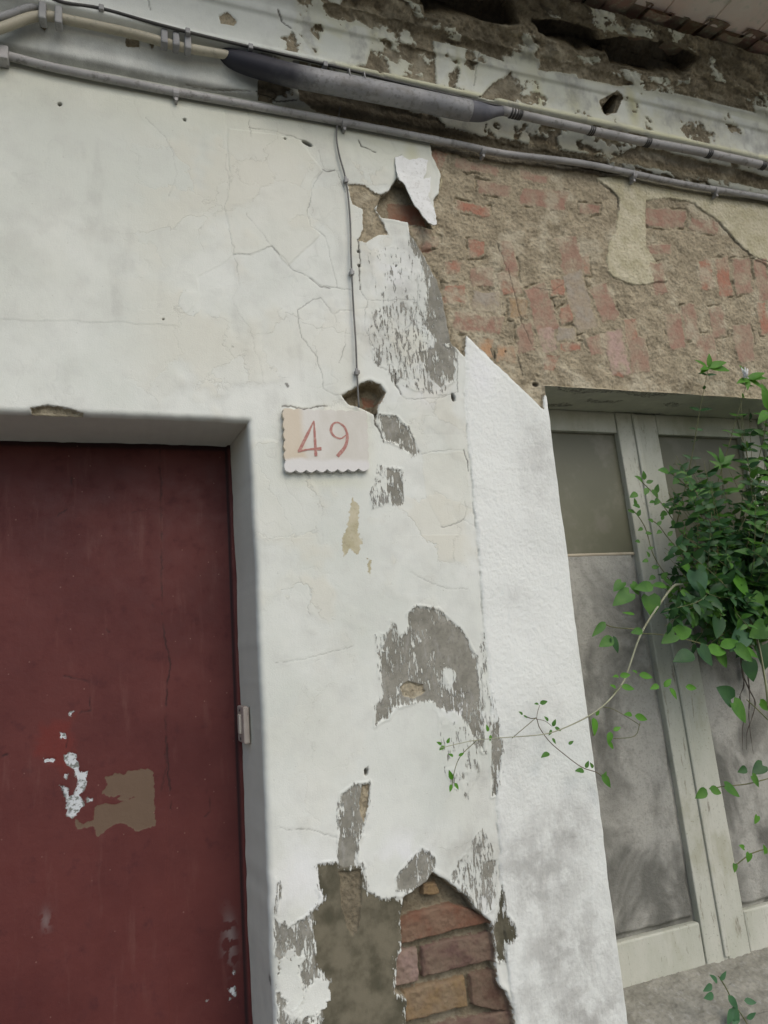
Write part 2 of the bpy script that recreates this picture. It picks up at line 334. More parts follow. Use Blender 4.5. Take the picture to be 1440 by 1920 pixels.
CRACKS = [  # points, half width mm, darkness
 ([(422,289),(424,315),(432,337),(422,390),(428,420),(439,465),(439,480),(447,532)],.7,.30),([(447,532),(434,562),(447,589),(471,619),(475,652),(490,690),(496,720)],.6,.18),
 ([(439,476),(471,476),(509,461),(464,401)],.6,.3),([(604,321),(587,345),(584,371),(578,397),(584,424),(610,444),(619,472),(621,495),(632,540)],.8,.5),
 ([(509,461),(531,484),(550,506),(580,519),(602,536),(632,540),(659,544)],.9,.6),([(580,519),(600,538),(618,541)],1.3,.7),
 ([(561,607),(557,581),(587,561),(602,559),(625,589),(629,604)],.8,.55),([(627,589),(636,581),(662,583)],1.,.6),([(561,607),(565,634),(595,671),(604,709),(606,727),(625,741),(644,739)],.9,.55),
 ([(672,450),(676,472),(674,499),(672,525),(674,542)],1.6,1.),([(674,542),(689,566),(683,596),(685,619),(707,664),(711,688),(726,694)],.9,.5),
 ([(781,517),(782,559),(775,596),(756,622),(747,649),(752,675),(741,697),(741,720),(752,739),(762,748)],.9,.6),([(741,697),(741,720),(752,739)],1.3,.9),
 ([(689,562),(737,562),(782,562),(794,600),(835,594)],.7,.4),([(672,262),(677,274),(704,285)],1.4,1.),([(631,322),(640,341),(649,360)],.9,.7),
 ([(647,615),(646,645),(634,679)],.8,.5),([(762,748),(824,746),(856,735)],.9,.55),([(857,660),(856,705),(858,735)],1.3,.7),
 ([(272,222),(308,255),(325,290),(330,320),(327,345),(317,368)],.6,.3),([(462,200),(468,240),(470,255)],.8,.5),([(465,240),(510,245),(545,255),(565,262)],.8,.6),
 ([(518,1241),(550,1239),(597,1228),(662,1212)],.7,.4),([(525,1548),(547,1555),(579,1555),(633,1571)],.7,.5),([(827,989),(867,976),(876,958),(873,940)],.8,.6),([(867,976),(889,989)],.7,.5),
 ([(769,1073),(800,1091),(836,1102),(876,1102)],.7,.35),([(791,851),(827,844),(871,844)],.7,.4),([(706,771),(704,789),(718,822)],1.8,1.),
 ([(871,844),(876,865),(877,885)],1.6,.8),([(1131,339),(1150,352),(1163,368),(1164,391)],2.2,.9),([(1353,414),(1375,440),(1395,462),(1422,480),(1450,492)],2.6,.95),
 ([(1142,506),(1156,520),(1193,533)],1.2,.6),([(850,1290),(860,1297),(880,1297)],1.,.6),([(900,1250),(906,1320),(920,1380),(928,1420)],1.2,.6),
 ([(596,283),(600,300),(606,316),(622,322),(640,320)],.9,.5),([(604,318),(612,322),(626,320)],1.3,.8),([(740,295),(754,290)],1.2,.9),([(450,792),(444,800)],1.,.8),
 ([(530,762),(570,765),(612,762)],1.5,.9),([(340,180),(333,190)],1.,.7),([(958,500),(975,580),(1000,640)],1.6,.75),([(925,650),(930,672)],1.8,.9),([(972,660),(985,700)],1.8,.8),
 ([(590,1240),(600,1235)],.6,.4),([(690,1440),(688,1452)],1.6,.8),([(1040,1395),(1046,1404)],1.,.5),([(820,430),(850,440),(880,430)],1.2,.4),([(930,440),(945,470),(955,500)],1.4,.6),
 ([(1005,535),(1040,540),(1070,520)],1.2,.5),([(1160,560),(1180,590),(1190,600)],1.4,.6),([(1200,520),(1215,540),(1250,545)],1.0,.5)]
HOLES = [(113,195,4.5,4,0),(346,227,3.6,3.6,0),(533,260,3,3,0),(575,269,13,5,-28),(849,745,5,11,10),(743,498,2.6,2.6,0),(326,176,13,6,-8),(440,193,3,2,0),(305,600,2,2,0),
 (932,660,3,12,0),(952,655,2.5,2.5,0),(674,497,4,4,0),(672,470,3,3,0),(686,1447,3.5,7,0),(160,107,1,1,0),(1010,716,9,6,0)]

def wall_layers(Fd, X, Z, cornice=False):
    """returns height (m, outwards) and the three attribute arrays"""
    A, B = Fd.A, Fd.B; n = Fd.n
    z0 = np.zeros(n, np.float32)
    h = .004 * fbm(A, B, 320, 3, 1) + .0003 * fbm(A, B, 24, 3, 3)
    grey = np.full(n, 60., np.float32); tan = grey.copy(); cream = grey.copy(); brick = grey.copy(); deep = z0.copy(); crack = z0.copy()
    warm = z0.copy(); yel = z0.copy(); dirt_shade = z0.copy(); bcol = np.tile(np.array([.3, .2, .15], np.float32), (n, 1))
    rough_h = fbm(A, B, 26, 5, 2, .62)
    if not cornice:
        pil = Fd.poly(PIL, 3); inp = sm(-pil, -1.5, 2.0)
        h += .0030 * sm(-pil, -6, 8) + inp * (.0006 * fbm(A, B, 9, 3, 4) + .003 * fbm(A, B, 120, 2, 6))
        # plates of old paint
        for pts, th, wt in [([(425,240),(560,262),(604,320),(585,345),(578,397),(584,424),(600,440),(540,500),(509,461),(471,476),(439,478),(422,390),(432,337)], .0012, .38),
                            ([(-200,90),(420,190),(424,300),(432,337),(422,390),(439,478),(370,520),(375,560),(330,610),(-200,590)], .0006, .12),
                            ([(790,850),(872,845),(885,960),(870,976),(828,985),(800,930)], .0003, .45), ([(545,770),(870,745),(876,850),(790,851),(700,900)], .0002, .1)]:
            p = Fd.poly(pts, 1); k = sm(-p, -1, 1.2); h += th * k; warm = np.maximum(warm, wt * sm(-p, -2, 3))
        for g in GREYS[:8]: grey = np.minimum(grey, Fd.poly(g, 1))
        grey = np.maximum(grey, -3.2 - 10 * sm(fbm(A, B, 55, 3, 6) + .5 * Fd.blob(885, 1270, 14, 60), -.1, .45))
        for g in GREYS[8:]: grey = np.minimum(grey, Fd.poly(g, 1))
        grey = np.where((B < WZ0 * 1000 + 14) & (A > WX0 * 1000 + 2), -30, grey)
        for g, off in HALF: grey = np.minimum(grey, np.maximum(Fd.poly(g, 2) + off, off - 6))
        wb = Fd.blob(845, 1268, 14, 24); grey = grey + 16 * wb + 13 * sm(np.maximum(Fd.blob(548, 1835, 22, 48, 8), Fd.blob(588, 1868, 24, 36, -35)) + .75 * fbm(A, B, 26, 5, 4, .7), .38, .52) + 8 * Fd.blob(560, 1890, 30, 18)
        ol = sm(-np.minimum(Fd.poly(GREYS[8], 1), Fd.poly(GREYS[9], 1)), -2, 2); deep = np.maximum(deep, ol * .95)
        for g in CREAMG: cream = np.minimum(cream, Fd.poly(g, 1) + 1)
        e1 = Fd.poly(E1, 1)
        e1 = np.where(pil < 0, np.maximum(e1, -pil), e1)
        tan = np.minimum(tan, e1)
        for g in TANS: tan = np.minimum(tan, Fd.poly(g, 1))
        ch = Fd.poly(TANS[4], 1)
        d1 = Fd.poly(DEEP1, 0); h1 = Fd.poly(HOLE1, 0); cav = np.maximum(Fd.poly(CAV, 1), Fd.poly(CAV, 3) - 1.5); tan = np.minimum(tan, np.minimum(d1, np.minimum(h1, cav)))
        for g in CREAM: cream = np.minimum(cream, np.maximum(Fd.poly(g, 1), e1 + 2))
        # brick faces
        ine1 = sm(-e1, -1, 2.5); th = np.zeros(n, np.float32)
        for (cx, cy, bw, bh, ang, c) in BRICKS:
            p = Fd.poly(box_pts(cx, cy, bw, bh, ang), 2)
            i = p < brick; bcol[i] = BR[c]; brick = np.minimum(brick, p + 1.5)
        brick = np.maximum(brick, e1 + 1)
        inb = sm(-brick, -2, 3)
        inc = sm(-cream, -1, 2) * ine1
        h += ine1 * (-.011 + .0058 * rough_h * (1 - .7 * inb) * (1 - .8 * inc) + .0008 * inb + .0045 * inc)
        h -= ine1 * .006 * sm(np.abs(brick - 6), 4, 0) * (1 - inc) * sm(fbm(A, B, 50, 3, 7), 0, .4)
        # tan undercoat patches
        for k_, g in enumerate(TANS):
            t = sm(-Fd.poly(g, 1), -.5, 2.0); h -= (.004 if k_ < 4 else .010) * t; h += t * .0022 * rough_h
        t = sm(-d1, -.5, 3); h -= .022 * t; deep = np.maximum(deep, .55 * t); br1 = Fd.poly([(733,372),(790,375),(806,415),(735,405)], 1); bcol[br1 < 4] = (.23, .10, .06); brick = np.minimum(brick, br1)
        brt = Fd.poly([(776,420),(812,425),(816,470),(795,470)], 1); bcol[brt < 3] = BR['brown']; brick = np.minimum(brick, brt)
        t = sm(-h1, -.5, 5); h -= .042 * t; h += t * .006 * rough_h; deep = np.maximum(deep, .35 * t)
        br2 = Fd.poly([(683,728),(714,735),(716,752),(690,752)], 1); bcol[br2 < 3] = (.26, .13, .08); brick = np.minimum(brick, br2)
        # bottom cavity with brick courses
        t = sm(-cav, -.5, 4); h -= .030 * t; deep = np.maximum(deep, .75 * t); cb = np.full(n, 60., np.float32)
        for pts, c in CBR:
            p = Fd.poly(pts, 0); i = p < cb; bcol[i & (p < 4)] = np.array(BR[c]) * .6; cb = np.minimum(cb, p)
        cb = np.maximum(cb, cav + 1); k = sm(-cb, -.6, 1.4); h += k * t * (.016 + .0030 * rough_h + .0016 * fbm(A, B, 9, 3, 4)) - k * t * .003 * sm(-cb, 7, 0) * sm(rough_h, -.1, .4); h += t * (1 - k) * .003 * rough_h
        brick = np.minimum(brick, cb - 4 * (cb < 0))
        deep = deep * (1 - .0 * k)
        # broken plaster lips stand out a little
        brk = np.minimum(np.minimum(cav, d1), np.minimum(h1, e1)); h += .0009 * np.exp(-((brk - 5) / 4.5) ** 2) * (brk > 0) * (pil > 3)
        # cement, under the paint
        gk = sm(-grey, -2, 2); h += .0013 * np.exp(-((grey - 3.5) / 2.6) ** 2) * sm(fbm(A, B, 30, 3, 7), -.2, .3) * (e1 > 4); h -= gk * .0014
        # olive cement thicker render
        # stains
        top = sm(B, 1080, 1230) * sm(-A, -900, -700); warm = np.maximum(warm, .35 * top * (.6 + .5 * fbm(A, B, 90, 3, 7)))
        yel = np.maximum(yel, .55 * Fd.blob(772, 285, 26, 40, 0)); yel = np.maximum(yel, .30 * Fd.blob(700, 262, 90, 22, -10)); yel = np.maximum(yel, .2 * top)
        yel = np.maximum(yel, .22 * Fd.blob(620, 905, 90, 12)); warm = np.maximum(warm, .5 * Fd.blob(855, 900, 35, 60)); warm = np.maximum(warm, .35 * Fd.blob(500, 640, 200, 60))
        for (px, py, rx, ry, a) in [(1010,860,55,170,.42),(985,900,25,120,.3),(1060,1560,90,70,.75),(1010,1640,120,130,.75),(1060,1780,130,110,.8),(1090,1900,140,90,.85),(1000,1880,60,90,.6),(960,1420,30,90,.3),(1030,1330,60,60,.28),
                                    (880,1600,60,40,.55),(905,1480,30,60,.4),(970,1120,28,22,.35),(700,740,24,16,.35),(600,770,50,8,.4),(745,430,20,16,.4),(795,470,24,40,.4),(700,380,40,30,.15),(640,255,60,10,.4),(720,640,50,40,.55),(760,560,50,50,.4),(770,470,30,30,.5),(800,700,50,40,.5),(540,1780,40,80,.3),(790,1620,60,30,.25)]:
            dirt_shade = np.maximum(dirt_shade, a * Fd.blob(px, py, rx, ry))
        dirt_shade = np.maximum(dirt_shade, .35 * sm(ch, 12, 0))
        yel = np.maximum(yel, .35 * Fd.blob(1140, 1530, 8, 40)); warm = np.maximum(warm, .6 * Fd.blob(1140, 1520, 9, 40))
        dirt_shade = np.maximum(dirt_shade, .16 * sm(-A, -60, 200) * sm(B, 500, 800) * (.6 + .4 * fbm(A, B, 200, 3, 2))); dirt_shade = np.maximum(dirt_shade, .22 * sm(fbm(A, B * .25, 60, 4, 3), .15, .5) * (B > 480))
        # darker band just under the conduit
        dirt_shade = np.maximum(dirt_shade, .5 * sm(B, 1238, 1258)); deep = np.maximum(deep, .5 * sm(B, 1215, 1256) * (e1 < 0))
        # rough soft joint pier / wall
        jl_ = sm(fbm(A, B, 26, 3, 5), -.05, .35) * (A > ab(860, 900)[0] - 15) * (B > -2000); h -= .0022 * np.exp(-((pil - 1) / 1.6) ** 2) * jl_; crack = np.maximum(crack, .35 * np.exp(-((pil - 1) / 1.5) ** 2) * jl_)
        # sawtooth rough bottom left
        r = X * 0
    else:
        t = B / 1400.0
        # below lip = cove, above = fascia; image survey of the losses
        L = lambda pts, wv=2: Fd.poly(pts, wv)
        rough = [ [(555,158),(640,172),(700,190),(820,218),(835,236),(880,250),(960,262),(1130,290),(1150,320),(1240,345),(900,290),(700,245),(600,215),(560,188)],
                  [(524,-40),(560,20),(556,60),(575,78),(590,100),(600,60),(640,70),(655,50),(690,50),(690,120),(640,128),(815,165),(830,130),(818,78),(880,90),(960,118),(1010,130),(1100,150),(1180,165),(1290,180),(1440,190),(1700,200),(1700,-200),(520,-200)],
                  [(905,165),(940,145),(970,125),(1005,135),(980,170),(960,195),(930,188),(900,182)],
                  [(1120,208),(1165,172),(1172,182),(1150,215)], [(1140,300),(1440,355),(1640,400),(1640,370),(1440,330),(1200,275)] ]
        for g in rough: tan = np.minimum(tan, L(g))
        deep = np.maximum(deep, 0); tan = np.where((B > 1590) | ((t > 1.12) & (A > 700)), np.minimum(tan, -10), tan)
        patches = [ [(520,-30),(530,28),(545,48),(560,24),(552,-30)], [(563,62),(580,88),(650,108),(655,60),(640,70),(608,52),(600,75),(575,52)], [(636,60),(668,36),(705,58),(690,110),(640,105)],
                    [(590,-20),(640,10),(652,-20)], [(815,75),(880,92),(962,118),(930,150),(900,182),(820,165)], [(1000,128),(1080,140),(1090,165),(1170,160),(1210,160),(1180,225),(1050,205),(1005,190),(975,190)],
                    [(855,228),(880,218),(960,235),(1060,262),(1130,280),(1070,275),(1010,262),(950,258),(890,248)] ]
        for g in patches: p = L(g, 1); tan = np.maximum(tan, -p)
        nz_ = fbm(A, B, 95, 5, 6, .62); rem = 26 * (nz_ - .20); tan = np.where((A > 60) & (t > 1.01), np.maximum(tan, np.minimum(rem, 12)), tan)
        los = 30 * (.36 - fbm(A, B, 80, 5, 3, .65)); tan = np.where((A > 330) & (t > 1.012) & (t < 1.11), np.minimum(tan, np.maximum(los, -8)), tan)
        tan = np.where((t > .998) & (t < 1.012) & (A > 90), np.maximum(tan, 14 * (fbm(A, B, 60, 4, 2) + .18)), tan)
        los2 = 26 * (.16 - fbm(A, B, 60, 5, 1, .65)); tan = np.where((A > 300) & (t < .996), np.minimum(tan, np.maximum(los2, -6)), tan)
        cav = np.minimum(np.minimum(L([(1120,78),(1180,70),(1265,86),(1318,112),(1280,145),(1220,136),(1150,118)], 1), L([(1000,35),(1060,42),(1125,60),(1140,98),(1090,100),(1030,72)], 1)), np.minimum(L([(790,-20),(960,-6),(975,44),(900,40),(800,26)], 1), L([(1130,195),(1160,178),(1150,205),(1135,210)], 1)))
        tan = np.where(cav < 10, np.minimum(tan, -8), tan)
        tan = np.where((np.abs(t - 1.105) < .006) & (A > 480), np.minimum(tan, 3), tan); tk = sm(-tan, -1, 2)
        h += tk * (-.007 + .007 * rough_h) + sm(t, 1.11, 1.16) * (.030 * fbm(A, B, 80, 5, 5, .62)) * sm(A, 150, 600)
        tan = np.where(cav < 12, np.minimum(tan, -8), tan)
        ck = sm(-cav, -3, 6); h -= ck * .07; deep = np.maximum(deep, ck)
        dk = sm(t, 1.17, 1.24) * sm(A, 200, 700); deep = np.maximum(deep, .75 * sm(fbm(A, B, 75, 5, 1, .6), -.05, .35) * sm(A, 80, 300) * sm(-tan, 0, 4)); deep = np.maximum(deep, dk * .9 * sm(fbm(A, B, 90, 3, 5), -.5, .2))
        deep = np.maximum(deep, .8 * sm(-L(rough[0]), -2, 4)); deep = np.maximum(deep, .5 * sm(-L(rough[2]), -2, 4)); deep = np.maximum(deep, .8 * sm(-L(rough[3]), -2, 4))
        deep = np.maximum(deep, .4 * Fd.blob(580, 60, 40, 40)); deep = np.maximum(deep, .25 * sm(-tan, 0, 5) * sm(fbm(A, B, 60, 3, 3), -.1, .4))
        for (px, py, rx, ry, a) in [(1260,215,60,50,.85),(1400,260,70,30,.7),(1160,240,40,20,.6),(1060,150,30,40,.5),(1330,235,120,40,.75),(1230,200,40,40,.5),(300,120,300,26,.12),(450,150,90,20,.25),(60,30,200,20,.3),(1400,330,140,20,.5)]: dirt_shade = np.maximum(dirt_shade, a * Fd.blob(px, py, rx, ry))
        dirt_shade = np.maximum(dirt_shade, .22 * sm(1.0 - t, .0, .02) * sm(t, .9, .92)); dirt_shade = np.maximum(dirt_shade, .75 * sm(fbm(A * 1.0, B * .6, 55, 5, 7, .65), .02, .4) * sm(A, 250, 500)); warm = np.maximum(warm, .6 * sm(fbm(A, B, 90, 3, 1), -.2, .5) * sm(A, 300, 600)); dirt_shade = np.maximum(dirt_shade, .3 * sm(fbm(A, B, 70, 4, 4), .0, .5) * sm(A, 200, 700)); yel = np.maximum(yel, .35 * sm(tan, 14, 2) * sm(A, 300, 500))  # cove below the lip toned darker, its shade put into the colour
        dirt_shade = np.maximum(dirt_shade, .6 * sm(t, .925, .913))  # darker along the foot of the cove
        yel = np.maximum(yel, .8 * Fd.blob(1010, 180, 22, 60)); yel = np.maximum(yel, .95 * Fd.blob(1185, 200, 22, 80)); yel = np.maximum(yel, .7 * Fd.blob(1075, 190, 30, 60)); yel = np.maximum(yel, .6 * Fd.blob(860, 110, 14, 60)); yel = np.maximum(yel, .6 * Fd.blob(700, 60, 16, 50)); yel = np.maximum(yel, .55 * Fd.blob(880, 120, 26, 60)); yel = np.maximum(yel, .7 * np.exp(-((t - 1.008) / .008) ** 2) * sm(A, 420, 560)); yel = np.maximum(yel, .4 * sm(A, 380, 600) * (.5 + .5 * fbm(A, B, 80, 3, 2)))
        for g in [[(410,30),(425,22),(445,40),(440,48),(415,44)],[(236,72),(262,74),(260,90),(236,88)],[(278,74),(290,76),(286,96)],[(72,48),(88,50),(84,60)],[(45,30),(56,32),(54,40)]]:
            p = Fd.poly(g, 0); tan = np.minimum(tan, p); h -= .004 * sm(-p, -1, 1.5)
        for pts, wv, dk_ in [([(480,172),(500,178),(520,190),(556,188)],1.5,.9),([(350,160),(395,170),(470,172)],1.2,.5),([(278,0),(280,18)],.8,.6),([(520,18),(528,40),(545,52)],1.5,.9),([(900,95),(895,120),(888,160)],1.,.5)]:
            d = Fd.line(pts, 1); crack = np.maximum(crack, dk_ * sm(d, wv + 1.2, wv * .5)); h -= .002 * sm(d, wv + 2, 0)
    for (px, py, rx, ry, ang) in HOLES:
        if cornice: break
        cx, cy = ab(px, py); c, q = math.cos(math.radians(ang)), math.sin(math.radians(ang)); x = Fd.w0[0] - cx; y = Fd.w0[1] - cy
        r = np.sqrt(((x * c + y * q) / rx) ** 2 + ((-x * q + y * c) / ry) ** 2); k = sm(r, 1.15, .7); h -= .009 * k; crack = np.maximum(crack, .92 * k)
    if not cornice:
        for pts, wv, dk_ in CRACKS:
            d = Fd.line(pts, 3); wn = wv * (1 + .6 * fbm(A, B, 18, 2, 4)); fd = .35 + .65 * sm(fbm(A, B, 35, 3, 7), -.35, .2) if wv < 1.3 else 1; crack = np.maximum(crack, dk_ * fd * sm(d, wn + .8, 0)); h -= (.0002 + .0013 * dk_ * dk_) * sm(d, wv + 1.8, 0)
        # curled paint edges: one side of a network of fine plates
        net = np.abs(fbm(A, B, 75, 3, 6)); k = sm(net, .028, .0) * sm(fbm(A, B, 260, 2, 2), .0, .3) * (pil > 5) * (e1 > 5) * sm(B, -100, 300); h -= .0003 * k; crack = np.maximum(crack, .05 * k)
        # cobweb-like rusty mark
        s_ = Fd.blob(538, 722, 6, 8, 20, 1.2); crack = np.maximum(crack, .7 * sm(s_ + .35 * fbm(A, B, 5, 2, 1), .45, .7))
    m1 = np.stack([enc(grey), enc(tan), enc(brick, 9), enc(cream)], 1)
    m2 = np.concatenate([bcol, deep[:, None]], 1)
    m3 = np.stack([crack, np.clip(yel, 0, 1), np.clip(warm, 0, 1), np.clip(dirt_shade, 0, 1)], 1)
    pg = z0
    if cornice: pk = z0
    else: pk = sm(A, -330, -120) * (.12 + .6 * sm(A, -20, 140)) * sm(B, -120, 250) * (pil > 2) + .25 * (B < 250) * (pil > 2)
    if not cornice: pg = inp
    br_ = z0
    if not cornice:
        for (px, py, rx, ry) in [(740,520,45,60),(720,640,40,60),(810,420,20,30),(760,640,60,50),(800,740,70,30),(870,1330,50,50),(760,1600,60,40),(620,1680,50,60),(900,1690,30,40),(560,1650,50,60),(900,700,40,60)]: br_ = np.maximum(br_, Fd.blob(px, py, rx, ry) * sm(fbm(A, B, 50, 4, 2), -.35, .25))
    m4 = np.stack([pk, pg, br_, z0], 1)
    return h, dict(m1=m1, m2=m2, m3=m3, m4=m4)

# ------------------------------------------------------------------ house
house = empty('house', (.3, 1.6, 0), 'old house front with peeling white plaster, exposed brick, crumbling cornice, maroon door and walled window', 'house')
def wavX(z): return .0035 * fbm(z * 1000, z * 0 + 50, 160, 3, 2) + .0012 * fbm(z * 1000, z * 0 + 9, 25, 2, 5)
def wavZ(x): return .003 * fbm(x * 1000, x * 0 + 80, 170, 3, 4) + .001 * fbm(x * 1000, x * 0 + 3, 22, 2, 6)
STEP = .0018
def axis(fine0, fine1, lo, hi, cs, cuts=(), step=STEP):
    pts = np.arange(fine0, fine1, step)
    for c in cuts:
        k = np.argmin(abs(pts - c)); pts[k] = c
    return np.concatenate([np.arange(lo, fine0 - cs * .5, cs), pts, np.arange(fine1 + cs * .3, hi, cs)])
xs = axis(-.27, 1.90, -3.2, 4.6, .08, (XJ, WX0)); zs = axis(-.83, 1.262, -1.50, 1.25, .06, (ZL, WZ1, WZ0)); zs = zs[zs < 1.2625]
xs[np.argmin(abs(xs - WX1))] = WX1
X, Z = [q.ravel() for q in np.meshgrid(xs, zs)]
Fd = Field(X * 1000, Z * 1000)
h, attrs = wall_layers(Fd, X, Z)
def rnd(d, r): q = np.clip(r - d, 0, r); return r - np.sqrt(np.maximum(r * r - q * q, 0))
dd = np.hypot(np.maximum(X - XJ, 0), np.maximum(Z - ZL, 0)); dd = np.where((X > XJ) | (Z > ZL), dd, 0)
dw = np.hypot(np.maximum(np.maximum(WX0 - X, X - WX1), 0), np.maximum(np.maximum(Z - WZ1, WZ0 - Z), 0))
RD = .013; RWn = .006
h = h * np.clip(np.minimum(dd, dw) / .004, 0, 1) - rnd(dd, RD) - rnd(dw, RWn)
V = np.stack([X + wavX(Z), D - h, Z + wavZ(X) + ZC], 1)
xc = (xs[:-1] + xs[1:]) / 2; zc = (zs[:-1] + zs[1:]) / 2; XC, ZZ = np.meshgrid(xc, zc)
keep = ~(((XC < XJ) & (XC > -.80) & (ZZ < ZL)) | ((XC > WX0) & (XC < WX1) & (ZZ < WZ1) & (ZZ > WZ0)))
wall = adopt(link('wall', grid_mesh('wall', V, len(xs), len(zs), keep, attrs), PLASTER), house)
del Fd, X, Z, V

def plain_attrs(n, dirt_shade=0., deep=0., tan=0., warm=0.):
    a = dict(m1=np.zeros((n, 4), np.float32), m2=np.zeros((n, 4), np.float32), m3=np.zeros((n, 4), np.float32), m4=np.zeros((n, 4), np.float32))
    a['m1'][:, 1] = tan; a['m2'][:, 3] = deep; a['m2'][:, :3] = .2; a['m3'][:, 3] = dirt_shade; a['m3'][:, 2] = warm; return a
def strip(name, P, Q, axis_u, parent, attrf, noise=.0012):
    """P(u), Q(u) arrays of points; sheet between them"""
    n = 60; t = np.linspace(0, 1, n)[:, None, None]; G = P[None] * (1 - t) + Q[None] * t
    V = G.reshape(-1, 3); 
    me = grid_mesh(name, V, P.shape[0], n, None, attrf(V)); return adopt(link(name, me, PLASTER), parent)
def dent(V, amp, ax, sc=60):
    V[:, ax] += amp * fbm(V[:, 1] * 1000 + V[:, 0] * 1000, V[:, 2] * 1000 + V[:, 0] * 500, sc, 4, 3); return V
def attr_jamb(V):
    a = plain_attrs(len(V)); z = V[:, 2] - ZC
    a['m3'][:, 2] = .9; a['m3'][:, 3] = .06 + .3 * sm(-z, .3, .8); a['m1'][:, 0] = .22 * sm(-z, .5, .8)  # warm tint stands in for light coming off the street
    k = fbm(V[:, 1] * 1000, V[:, 2] * 1000, 30, 3, 3); a['m3'][:, 0] = .8 * sm(k, .62, .72) * sm(-z, .4, .6); return a
uz = np.arange(-1.45, ZL + 1e-6, .004); uz[-1] = ZL
jf = np.stack([XJ + wavX(uz), np.full_like(uz, D + RD), uz + wavZ(uz * 0 + XJ) + ZC], 1); jb = jf.copy(); jb[:, 0] -= .015; jb[:, 1] = 1.585
strip('door_jamb', jf[::-1].copy(), jb[::-1].copy(), 0, house, attr_jamb)
ux = np.arange(-.80, XJ + 1e-6, .004); ux[-1] = XJ
lf = np.stack([ux + wavX(ux * 0 + ZL), np.full_like(ux, D + RD), ZL + wavZ(ux) + ZC], 1); lb = lf.copy(); lb[:, 1] = 1.585; lb[:, 2] += .001
strip('door_soffit', lf, lb, 0, house, lambda V: plain_attrs(len(V), .10, 0, 0, .8))
jl = np.stack([np.full_like(uz, -.80), np.full_like(uz, D), uz + ZC], 1); jlb = jl.copy(); jlb[:, 1] = 1.585
strip('door_jamb', jl, jlb, 0, house, lambda V: plain_attrs(len(V), .4))
# window reveal
ux = np.arange(WX0, WX1 + 1e-6, .004); ux[-1] = WX1
wf = np.stack([ux + wavX(ux * 0 + WZ1), np.full_like(ux, D + RWn), WZ1 + wavZ(ux) + ZC], 1); wb_ = wf.copy(); wb_[:, 1] = 1.60; wb_[:, 2] -= .004
def attr_wsof(V):
    a = plain_attrs(len(V), .30, 0, 0, .7); k = fbm(V[:, 0] * 1000, V[:, 1] * 3000, 120, 4, 2); a['m1'][:, 0] = .5 * sm(k + .35 * sm(V[:, 1], 1.48, 1.40), .1, .35); a['m3'][:, 1] = .35; return a
strip('window_soffit', wf, wb_, 0, house, attr_wsof)
uz = np.arange(WZ0, WZ1 + 1e-6, .006); uz[-1] = WZ1
for xx, nm in ((WX0, 0), (WX1, 1)):
    f = np.stack([xx + wavX(uz), np.full_like(uz, D + RWn), uz + wavZ(uz * 0 + xx) + ZC], 1); b = f.copy(); b[:, 1] = 1.60
    strip('window_jamb', f if nm == 0 else f[::-1].copy(), b if nm == 0 else b[::-1].copy(), 0, house, lambda V: plain_attrs(len(V), .4))
# sill
def attr_sill(V):
    a = plain_attrs(len(V), .5, .0, 0); a['m1'][:, 0] = 1; a['m2'][:, 3] = 0; return a
ux = np.arange(WX0, WX1 + 1e-6, .003); ux[-1] = WX1; uy = np.linspace(1.404, 1.62, 80)
G, H = np.meshgrid(ux, uy); zz = WZ0 + .002 + (H - 1.40) * .30 + .006 * fbm(G.ravel() * 1000, H.ravel() * 1000, 26, 5, 4, .75).reshape(G.shape)
zz = np.where(H < 1.41, WZ0 - .002, zz)
V = np.stack([G.ravel(), H.ravel(), zz.ravel() + ZC], 1)
adopt(link('window_sill', grid_mesh('window_sill', V, len(ux), len(uy), None, attr_sill(V)), PLASTER), house)

# cornice and eave
PRO = [(1.402,1.2575),(1.386,1.268),(1.383,1.276),(1.381,1.292),(1.374,1.306),(1.362,1.320),(1.348,1.333),(1.337,1.3385),(1.3325,1.341),(1.332,1.346),(1.338,1.353),(1.343,1.360),(1.344,1.385),(1.343,1.41),(1.340,1.438),(1.332,1.441),(1.331,1.455),(1.334,1.460),(1.332,1.474),
       (1.322,1.483),(1.312,1.488),(1.310,1.500),(1.300,1.512),(1.286,1.518),(1.280,1.528),(1.262,1.545),(1.240,1.556),(1.215,1.566)]
PR = np.array(PRO); seg = np.r_[0, np.cumsum(np.hypot(*np.diff(PR, axis=0).T))]
ss = np.arange(0, seg[-1], .0024); py_ = np.interp(ss, seg, PR[:, 0]); pz_ = np.interp(ss, seg, PR[:, 1])
ker = np.ones(5) / 5; pys = np.convolve(np.pad(py_, 2, 'edge'), ker, 'valid'); pzs = np.convolve(np.pad(pz_, 2, 'edge'), ker, 'valid')
ty, tz = np.gradient(pys), np.gradient(pzs); L = np.hypot(ty, tz); ny, nz = -tz / L, ty / L      # outward normal (towards the street)
cx = axis(-.42, 2.15, -3.2, 4.6, .08, (), .0024)
J, I = np.meshgrid(np.arange(len(ss)), np.arange(len(cx)), indexing='ij'); J = J.ravel(); I = I.ravel()
X = cx[I]; Y0 = pys[J]; Z0 = pzs[J]
Fc = Field(X / Y0 * D * 1000, Z0 / Y0 * D * 1000)
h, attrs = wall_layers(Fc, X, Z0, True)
ramp = np.clip(ss[J] / .01, 0, 1); h = h * ramp
V = np.stack([X, Y0 + ny[J] * h, Z0 + nz[J] * h + .0015 * fbm(X * 1000, X * 0, 300, 2, 1) + ZC], 1)
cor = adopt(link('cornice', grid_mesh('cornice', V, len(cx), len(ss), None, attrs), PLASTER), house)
del Fc, V

